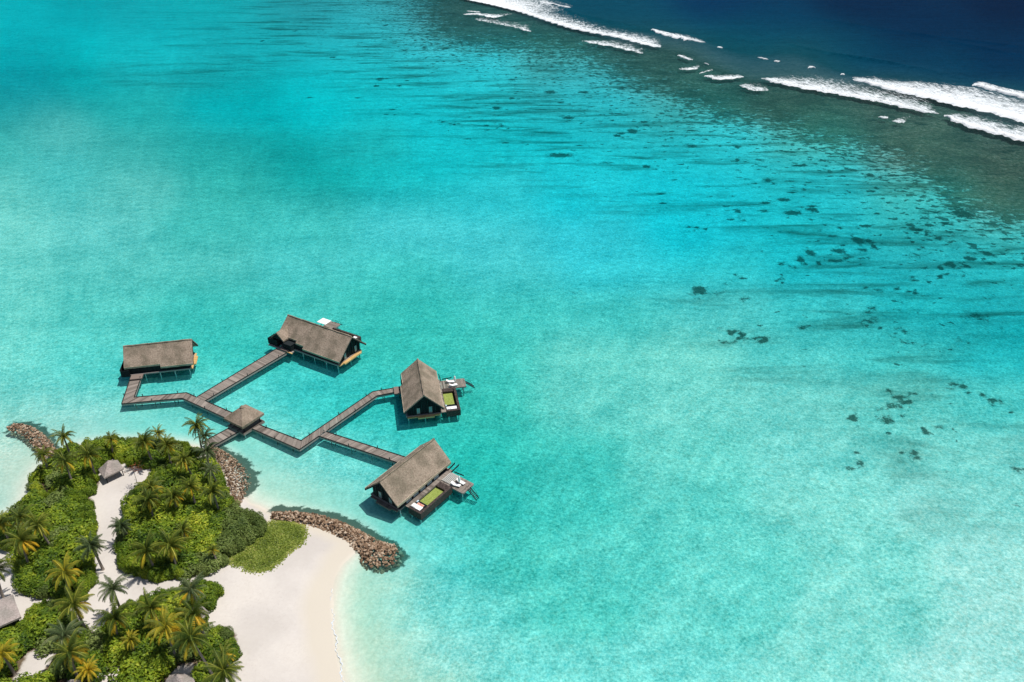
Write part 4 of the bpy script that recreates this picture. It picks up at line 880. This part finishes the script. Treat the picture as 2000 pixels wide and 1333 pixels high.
PALMS = [
 (124, 853, 6.5, .85, 0, 'frond', 'frond_old', 'palm with golden lower fronds beside the left rock groyne'),
 (127, 903, 7, 1.0, 1, 'frond', 'frond_old', 'big dark green palm between the left groyne and the square shelter'),
 (173, 888, 7, 1.0, 2, 'frond', 'frond_old', 'dark palm standing just left of the square thatched shelter'),
 (84, 888, 5.5, .8, 3, 'frond', 'frond_old', 'small palm at the landward end of the left rock groyne'),
 (217, 858, 4.5, .7, 4, 'frond', 'frond_old', 'low palm half sunk in the north thicket above the square shelter'),
 (282, 864, 6.5, .95, 5, 'frond', 'frond_old', 'palm with drooping yellow fronds in the middle of the north thicket'),
 (309, 846, 4.8, .65, 0, 'frond', 'frond_old', 'small palm at the north edge of the thicket by the water'),
 (327, 869, 6, .9, 1, 'frond', 'frond_old', 'palm with a bright yellow heart right of the middle of the north thicket'),
 (385, 832, 8.5, .95, 2, 'frond', 'frond_pale', 'tallest palm, standing dark against the water by the boardwalk foot'),
 (400, 852, 7.5, .8, 3, 'frond_pale', 'frond_pale', 'grey green palm just below the tallest palm by the boardwalk'),
 (404, 883, 6, .9, 4, 'frond_pale', 'frond_pale', 'dull green palm where the boardwalk meets the shore'),
 (359, 900, 6, .9, 5, 'frond', 'frond_old', 'palm with yellow hanging fronds above the narrow end of the sand path'),
 (296, 952, 6, 1.0, 0, 'frond', 'frond_old', 'palm with an orange heart at the left edge of the central thicket'),
 (372, 950, 5.5, .9, 1, 'frond', 'frond_old', 'palm with an orange patch in the upper middle of the central thicket'),
 (416, 960, 5.8, 1.0, 2, 'frond', 'frond_pale', 'wide olive palm beside the right rock bank'),
 (411, 918, 5, .75, 3, 'frond_pale', 'frond_pale', 'bushy pale palm between the rock bank and the central thicket'),
 (290, 976, 6, 1.0, 4, 'frond', 'frond_old', 'palm with folded yellow fronds below the orange hearted one'),
 (339, 970, 5, .85, 5, 'frond', 'frond_old', 'upright young palm deep in the central thicket'),
 (40, 1012, 7, 1.0, 0, 'frond', 'frond_old', 'upper palm of the cluster at the left edge of the west thicket'),
 (72, 1027, 7, 1.0, 1, 'frond', 'frond_old', 'right hand palm of the cluster in the west thicket'),
 (42, 1056, 7, 1.1, 2, 'frond', 'frond_old', 'lowest palm of the cluster at the left edge with yellow stalks'),
 (2, 1022, 6, 1.0, 3, 'frond', 'frond_old', 'yellowish palm cut off by the left edge above the clearing'),
 (-8, 1112, 7, 1.0, 4, 'frond', 'frond_pale', 'dark palm cut off by the left edge beside the sandy clearing'),
 (178, 1066, 6.5, .95, 5, 'frond_pale', 'frond_pale', 'pale palm leaning its fronds over the sand path'),
 (127, 1118, 6.5, 1.1, 0, 'frond_old', 'frond_old', 'golden yellow palm in the lower west thicket'),
 (286, 1076, 6, 1.1, 1, 'frond', 'frond_old', 'left palm of the pair in the lower central thicket'),
 (331, 1066, 6, 1.1, 2, 'frond', 'frond_old', 'right palm of the pair in the lower central thicket'),
 (414, 1074, 4, .5, 3, 'frond', 'frond_old', 'small orange tinged palm alone near the creeper patch'),
 (357, 1036, 4, .75, 4, 'frond', 'frond_old', 'small feathery palm in the heart of the central thicket'),
 (237, 1028, 4.5, .75, 5, 'frond_pale', 'frond_pale', 'greyish palm on the left edge of the central thicket by the path'),
 (144, 1181, 7, 1.2, 0, 'frond', 'frond_old', 'large yellow ribbed palm beside the lower bend of the sand path'),
 (220, 1150, 7, .95, 1, 'frond_pale', 'frond_pale', 'thin grey palm standing in the lower bend of the sand path'),
 (224, 1206, 6.5, 1.05, 2, 'frond', 'frond_old', 'palm with a skirt of orange fronds at the foot of the sand path'),
 (126, 1242, 8, 1.1, 3, 'frond_pale', 'frond_old', 'blue green palm in the lower left, above the sandy gap'),
 (136, 1275, 8, 1.1, 4, 'frond', 'frond_old', 'palm with long yellow ribs above the hut corner at the bottom'),
 (4, 1278, 6, .85, 5, 'frond_old', 'frond_old', 'orange yellow palm cut off by the left edge near the bottom'),
 (296, 1188, 7, 1.1, 0, 'frond', 'frond_old', 'dark narrow palm in the upper south thicket'),
 (372, 1153, 6.5, 1.0, 1, 'frond_pale', 'frond_old', 'pale palm topping the south thicket beside the beach'),
 (378, 1200, 7.5, 1.05, 2, 'frond', 'frond_old', 'yellow tipped palm over the grey shelter by the beach'),
 (324, 1226, 8, 1.15, 3, 'frond_old', 'frond_old', 'brightest yellow palm in the middle of the south thicket'),
 (371, 1246, 8.5, 1.15, 4, 'frond', 'frond_old', 'leaning palm with a long bare trunk above the round hut'),
 (437, 1312, 7, 1.15, 5, 'frond', 'frond_pale', 'wide palm at the bottom edge, spreading over the beach'),
 (437, 1280, 4.5, .75, 0, 'frond', 'frond_old', 'low palm on the shrub edge above the bottom palm by the beach'),
 (255, 1250, 5, .6, 1, 'frond_old', 'frond_old', 'little orange palm tucked under the yellow palms of the south thicket'),
 (172, 1310, 5, .7, 2, 'frond_old', 'frond_old', 'small yellowing palm beside the hut corner at the bottom edge'),
]
for i, (px, py, h, s, var, m1, m2, lab) in enumerate(PALMS):
    lean = (rnd.uniform(-.8, .8), rnd.uniform(-.6, .6))
    if 'leaning palm' in lab: lean = (-3.2, 2.2)
    palm(lab, px, py, h, s * .93, lean, var, m1, m2)

# ------------------------------------------------------------------ shrubs
def bush_mesh(k, mat, n=1500, leaf=.155, flat=.62):
    r = random.Random(500 + k); mb = MB(); lumps = []
    for i in range(9):
        a = r.uniform(0, 6.28); q = r.uniform(.25, .7); lumps.append((Vector((math.cos(a) * q, math.sin(a) * q, r.uniform(.35, .75) * flat)), r.uniform(.3, .48)))
    lumps.append((Vector((0, 0, .45 * flat)), .6))
    m = len(lumps)
    for i in range(n):
        c_, rr = lumps[i % m if r.random() < .75 else -1]
        v = Vector((r.gauss(0, 1), r.gauss(0, 1), r.gauss(.25, 1))).normalized(); p = c_ + v * rr * (1 - .35 * r.random() ** 2)
        if p.z < .02: p.z = r.uniform(.02, .3)
        nrm = (v + Vector((r.gauss(0, .45), r.gauss(0, .45), r.gauss(.5, .4)))).normalized(); a = nrm.orthogonal().normalized(); b = nrm.cross(a); th = r.uniform(0, 6.28)
        a, b = a * math.cos(th) + b * math.sin(th), b * math.cos(th) - a * math.sin(th); s = leaf / 2.6 * r.uniform(.7, 1.5)
        tone = min(1, max(0, r.gauss(.5, .2)))
        mb.quad([p - a * s * 1.25, p - b * s * .62 + nrm * s * .15, p + a * s * 1.25, p + b * s * .62 + nrm * s * .15], 0, tone)
    # branches inside
    for i in range(7):
        a = i * .9 + r.random(); mb.tube([(0, 0, -.05), (math.cos(a) * .25, math.sin(a) * .25, .2), (math.cos(a) * .5, math.sin(a) * .5, .42 * flat + .1)], [.035, .025, .01], 5, 1)
    return mb.mesh('shrub', [M[mat], M['bark']])
BM = [bush_mesh(k, 'leaf', 3000) for k in range(6)]
BD = [bush_mesh(10 + k, 'leaf_dry', 2600) for k in range(2)]
LAB = {'north': 'glossy green shrub of the thicket along the north shore behind the square shelter',
       'west': 'glossy green shrub of the thicket left of the sand path',
       'central': 'glossy green shrub of the thicket between the sand path and the rock bank',
       'south': 'glossy green shrub of the thicket at the bottom left beside the beach'}
CLR = [(p.x, p.y, r) for p, r in CLEAR]
hutp = U(216, 915, 3)
nb = 0; placed = []
rb = random.Random(42)
for k, poly in THICKET.items():
    pl = np.array([(p.x, p.y) for p in poly]); lo, hi = pl.min(0), pl.max(0); mine = []
    for attempt in range(5000):
        x, y = rb.uniform(lo[0], hi[0]), rb.uniform(lo[1], hi[1]); P1 = np.array([[x, y]])
        if not inside(P1, pl)[0]: continue
        e = float(segdist(P1, pl, True)[0]); R = min(3.4, max(1.5, e * 1.05)) * rb.uniform(.85, 1.05)
        if e < R * .72: continue
        if any(math.hypot(x - a, y + .8 - b) < R * .55 + c_ * .7 for a, b, c_ in CLR): continue
        if math.hypot(x - hutp.x, y - hutp.y) < 4: continue
        if any(math.hypot(x - a, y - b) < (R + c_) * .44 for a, b, c_ in mine): continue
        mine.append((x, y, R))
    for x, y, R in mine:
        y2 = y + .2; g = gz(x, y2); dry = rb.random() < .12 or (k == 'central' and x > U(440, 1000, 2).x)
        o = bpy.data.objects.new('shrub', rb.choice(BD if dry else BM)); COL.objects.link(o); hh = rb.uniform(2.3, 3.4) * (R / 3) ** .35
        if not dry and x < -200: pass
        o.location = (x, y2, max(g, .2) - .15); o.scale = (R * 1.02, R * 1.02, hh * 1.15); o.rotation_euler = (0, 0, rb.uniform(0, 6.28))
        tag(o, ('dull olive' if dry else 'glossy green') + LAB[k][12:], 'shrub', ('dull olive' if dry else 'glossy green') + ' shrubs of the %s thicket' % k); nb += 1
print('shrubs', nb)
# distinct things of the clearing: a thin sapling and pale sprays at the path edge
b0 = U(270, 958, 1.3); tp = U(259, 915, 6.2); sp_ = empty('sapling', (b0.x, b0.y, gz(b0.x, b0.y)), label='thin leaning sapling with a few reddish leaves beside the square shelter', cat='tree')
v = tp - Vector((b0.x, b0.y, sp_.location.z)); mb = MB(); mb.tube([(0, 0, -.1), tuple(v * .5 + Vector((.15, 0, 0))), tuple(v)], [.08, .06, .04], 6); mb.build('trunk', M['bark'], sp_)
mb = MB(); r = random.Random(9)
for i in range(60):
    p = v + Vector((r.gauss(.4, .8), r.gauss(0, .7), r.gauss(0, .45))); s = .16; mb.quad([p + Vector((-s, 0, 0)), p + Vector((0, -s * .6, .03)), p + Vector((s, 0, 0)), p + Vector((0, s * .6, .03))], 0, r.random())
for i in range(6): mb.tube([tuple(v), tuple(v + Vector((r.gauss(.4, .7), r.gauss(0, .6), r.gauss(.1, .3))))], [.03, .01], 5, 1)
mb.build('crown', [M['dead_leaf'], M['bark']], sp_)

# ------------------------------------------------------------------ creeper patch at the top of the beach
CP = np.array([(p.x, p.y) for p in W([(530, 1012), (570, 1012), (592, 1022), (598, 1040), (590, 1058), (568, 1075), (548, 1095), (530, 1110), (505, 1117), (478, 1113), (476, 1103), (460, 1106), (446, 1098), (452, 1080), (490, 1050), (515, 1030)], 1.3)])
mb = MB(); r = random.Random(12); lo, hi = CP.min(0) - 1, CP.max(0) + 1; N = 15000
Q = np.column_stack([NR.uniform(lo[0], hi[0], N * 2), NR.uniform(lo[1], hi[1], N * 2)]); e = segdist(Q, CP, True) * np.where(inside(Q, CP), 1, -1)
keep = e + NR.normal(0, .35, len(Q)) > 0; Q = Q[keep][:N]; G = ground_z(Q); E = e[keep][:N]; wn_ = wob(Q, .9, 2.)
for (x, y), g, ee, ww in zip(Q, G, E, wn_):
    p = Vector((x, y, g + r.uniform(.03, .10 + .28 * min(1, max(0, ee) / 2)) + .08 * ww * (ee > .5))); nrm = Vector((r.gauss(0, .4), r.gauss(0, .4), 1)).normalized(); a = nrm.orthogonal().normalized(); b = nrm.cross(a)
    th = r.uniform(0, 6.28); a, b = a * math.cos(th) + b * math.sin(th), b * math.cos(th) - a * math.sin(th); s = r.uniform(.10, .19)
    tone = min(1, max(0, r.gauss(.42, .2) + .12 * ww + (.25 if ee < .6 else 0)))
    mb.quad([p - a * s * 1.3, p - b * s * .7, p + a * s * 1.3, p + b * s * .7], 0, tone)
tag(mb.build('beach_creeper', M['creeper']), 'olive green carpet of low beach creeper between the thicket and the sand', 'ground cover', kind='stuff')

# ------------------------------------------------------------------ rock groynes
def rock_mesh(k):
    r = random.Random(900 + k); import bmesh
    bm = bmesh.new(); bmesh.ops.create_icosphere(bm, subdivisions=2, radius=.5)
    cuts = [(Vector((r.gauss(0, 1), r.gauss(0, 1), r.gauss(0, .8))).normalized(), r.uniform(.28, .42)) for _ in range(9)]
    for vv in bm.verts:
        for n_, d_ in cuts:
            q = vv.co.dot(n_)
            if q > d_: vv.co -= n_ * (q - d_)
        vv.co.x *= 1.25; vv.co.z *= .8
    me = bpy.data.meshes.new('boulder'); bm.to_mesh(me); bm.free(); me.materials.append(M['rock'])
    a = me.attributes.new('tone', 'FLOAT', 'FACE'); a.data.foreach_set('value', [r.random()] * len(me.polygons)); return me
RM = [rock_mesh(k) for k in range(8)]
RV_ = []
for me in RM: RV_.append(([v.co.copy() for v in me.vertices], [tuple(p.vertices) for p in me.polygons]))
GROYNES = [  # photo centre line with half width (m), crest height, count
 ('near', [(532, 1007, 1.2), (570, 1008, 1.6), (610, 1014, 1.9), (650, 1026, 2.0), (690, 1046, 2.1), (720, 1064, 2.3), (734, 1073, 2.5)], 1.25, 2200,
  'brown boulder of the curved groyne between the beach and the nearest villa'),
 ('bank', [(412, 876, 1.0), (430, 888, 1.7), (445, 905, 2.2), (457, 922, 2.5), (463, 938, 2.5), (461, 955, 2.1), (460, 975, 1.6), (463, 988, .9)], 1.3, 1800,
  'small pink brown stone of the rock bank right of the palms below the boardwalk'),
 ('left', [(16, 838, .9), (30, 833, 1.3), (48, 836, 1.5), (65, 847, 1.6), (79, 861, 1.7), (90, 876, 1.8), (97, 893, 1.8)], 1.2, 1050,
  'reddish boulder of the hooked groyne at the upper left of the island')]
rg = random.Random(77); singles = []
rest = {k: MB() for k, *_ in GROYNES}
for key, cl, hgt, cnt, lab in GROYNES:
    pts = [(U(a, b, .6), w) for a, b, w in cl]; segl = [0]
    for (p, _), (q, _) in zip(pts, pts[1:]): segl.append(segl[-1] + (q - p).length)
    for i in range(cnt):
        s = rg.uniform(0, segl[-1]); j = max(jj for jj in range(len(segl) - 1) if segl[jj] <= s); f = (s - segl[j]) / (segl[j + 1] - segl[j])
        p = pts[j][0].lerp(pts[j + 1][0], f); w = pts[j][1] * (1 - f) + pts[j + 1][1] * f; dv = (pts[j + 1][0] - pts[j][0]).normalized(); nv = Vector((-dv.y, dv.x, 0))
        o_ = rg.uniform(-1, 1) * 1.3
        if j == len(segl) - 2: o_ *= math.sqrt(max(.1, 1 - f * f * .8))
        prof = max(0, 1 - (abs(o_) / 1.25) ** 2.0); z = -.9 + (hgt + .7) * prof + rg.uniform(-.25, .2); q = p + nv * w * o_; q.z = z
        if key == 'near' and i % 4 == 0:      # the round head of the groyne
            a_, q_ = rg.uniform(0, 6.283), math.sqrt(rg.random()); hc_ = U(741, 1079, .6); q = hc_ + Vector((math.cos(a_) * 4.3 * q_, math.sin(a_) * 3.9 * q_, 0)); q.z = -.9 + 2.1 * (1 - q_ ** 2.2) + rg.uniform(-.25, .2)
        size = rg.uniform(.30, .78) * rg.uniform(.65, 1.08) * (1.0 if key == 'near' else .62 if key == 'bank' else .9)
        if o_ * (1 if True else -1) > .8: size *= .8
        singles.append((size * (1 if z > -.2 else .3) * (1.4 if key == 'near' else 1), key, q, size, lab, rg.randrange(8), (rg.uniform(-.5, .5), rg.uniform(-.5, .5), rg.uniform(0, 6.28))))
singles.sort(key=lambda a: -a[0])
for i, (_, key, q, size, lab, m, rot) in enumerate(singles):
    if i < 290:
        o = bpy.data.objects.new('boulder', RM[m]); COL.objects.link(o); o.location = q; o.scale = (size,) * 3; o.rotation_euler = rot
        tag(o, lab, 'boulder', {'near': 'boulders of the curved groyne by the beach', 'bank': 'stones of the rock bank under the palms', 'left': 'boulders of the hooked groyne at the upper left'}[key])
    else:
        mbr = rest[key]; R3 = Matrix.LocRotScale(q, __import__('mathutils').Euler(rot), Vector((size,) * 3)); k = len(mbr.v); vs, fs = RV_[m]; tn = rg.random()
        mbr.v += [tuple(R3 @ v) for v in vs]; mbr.f += [tuple(k + i_ for i_ in f) for f in fs]; mbr.m += [0] * len(fs); mbr.c += [tn] * len(fs)
for key, lab in (('near', 'packed smaller rocks filling the curved groyne by the beach'), ('bank', 'packed small stones of the rock bank beside the palms'), ('left', 'packed reddish rocks of the hooked groyne at the upper left')):
    tag(rest[key].build('rock_rubble', M['rock']), lab, 'rocks', kind='stuff')
print('objects', len(bpy.data.objects))
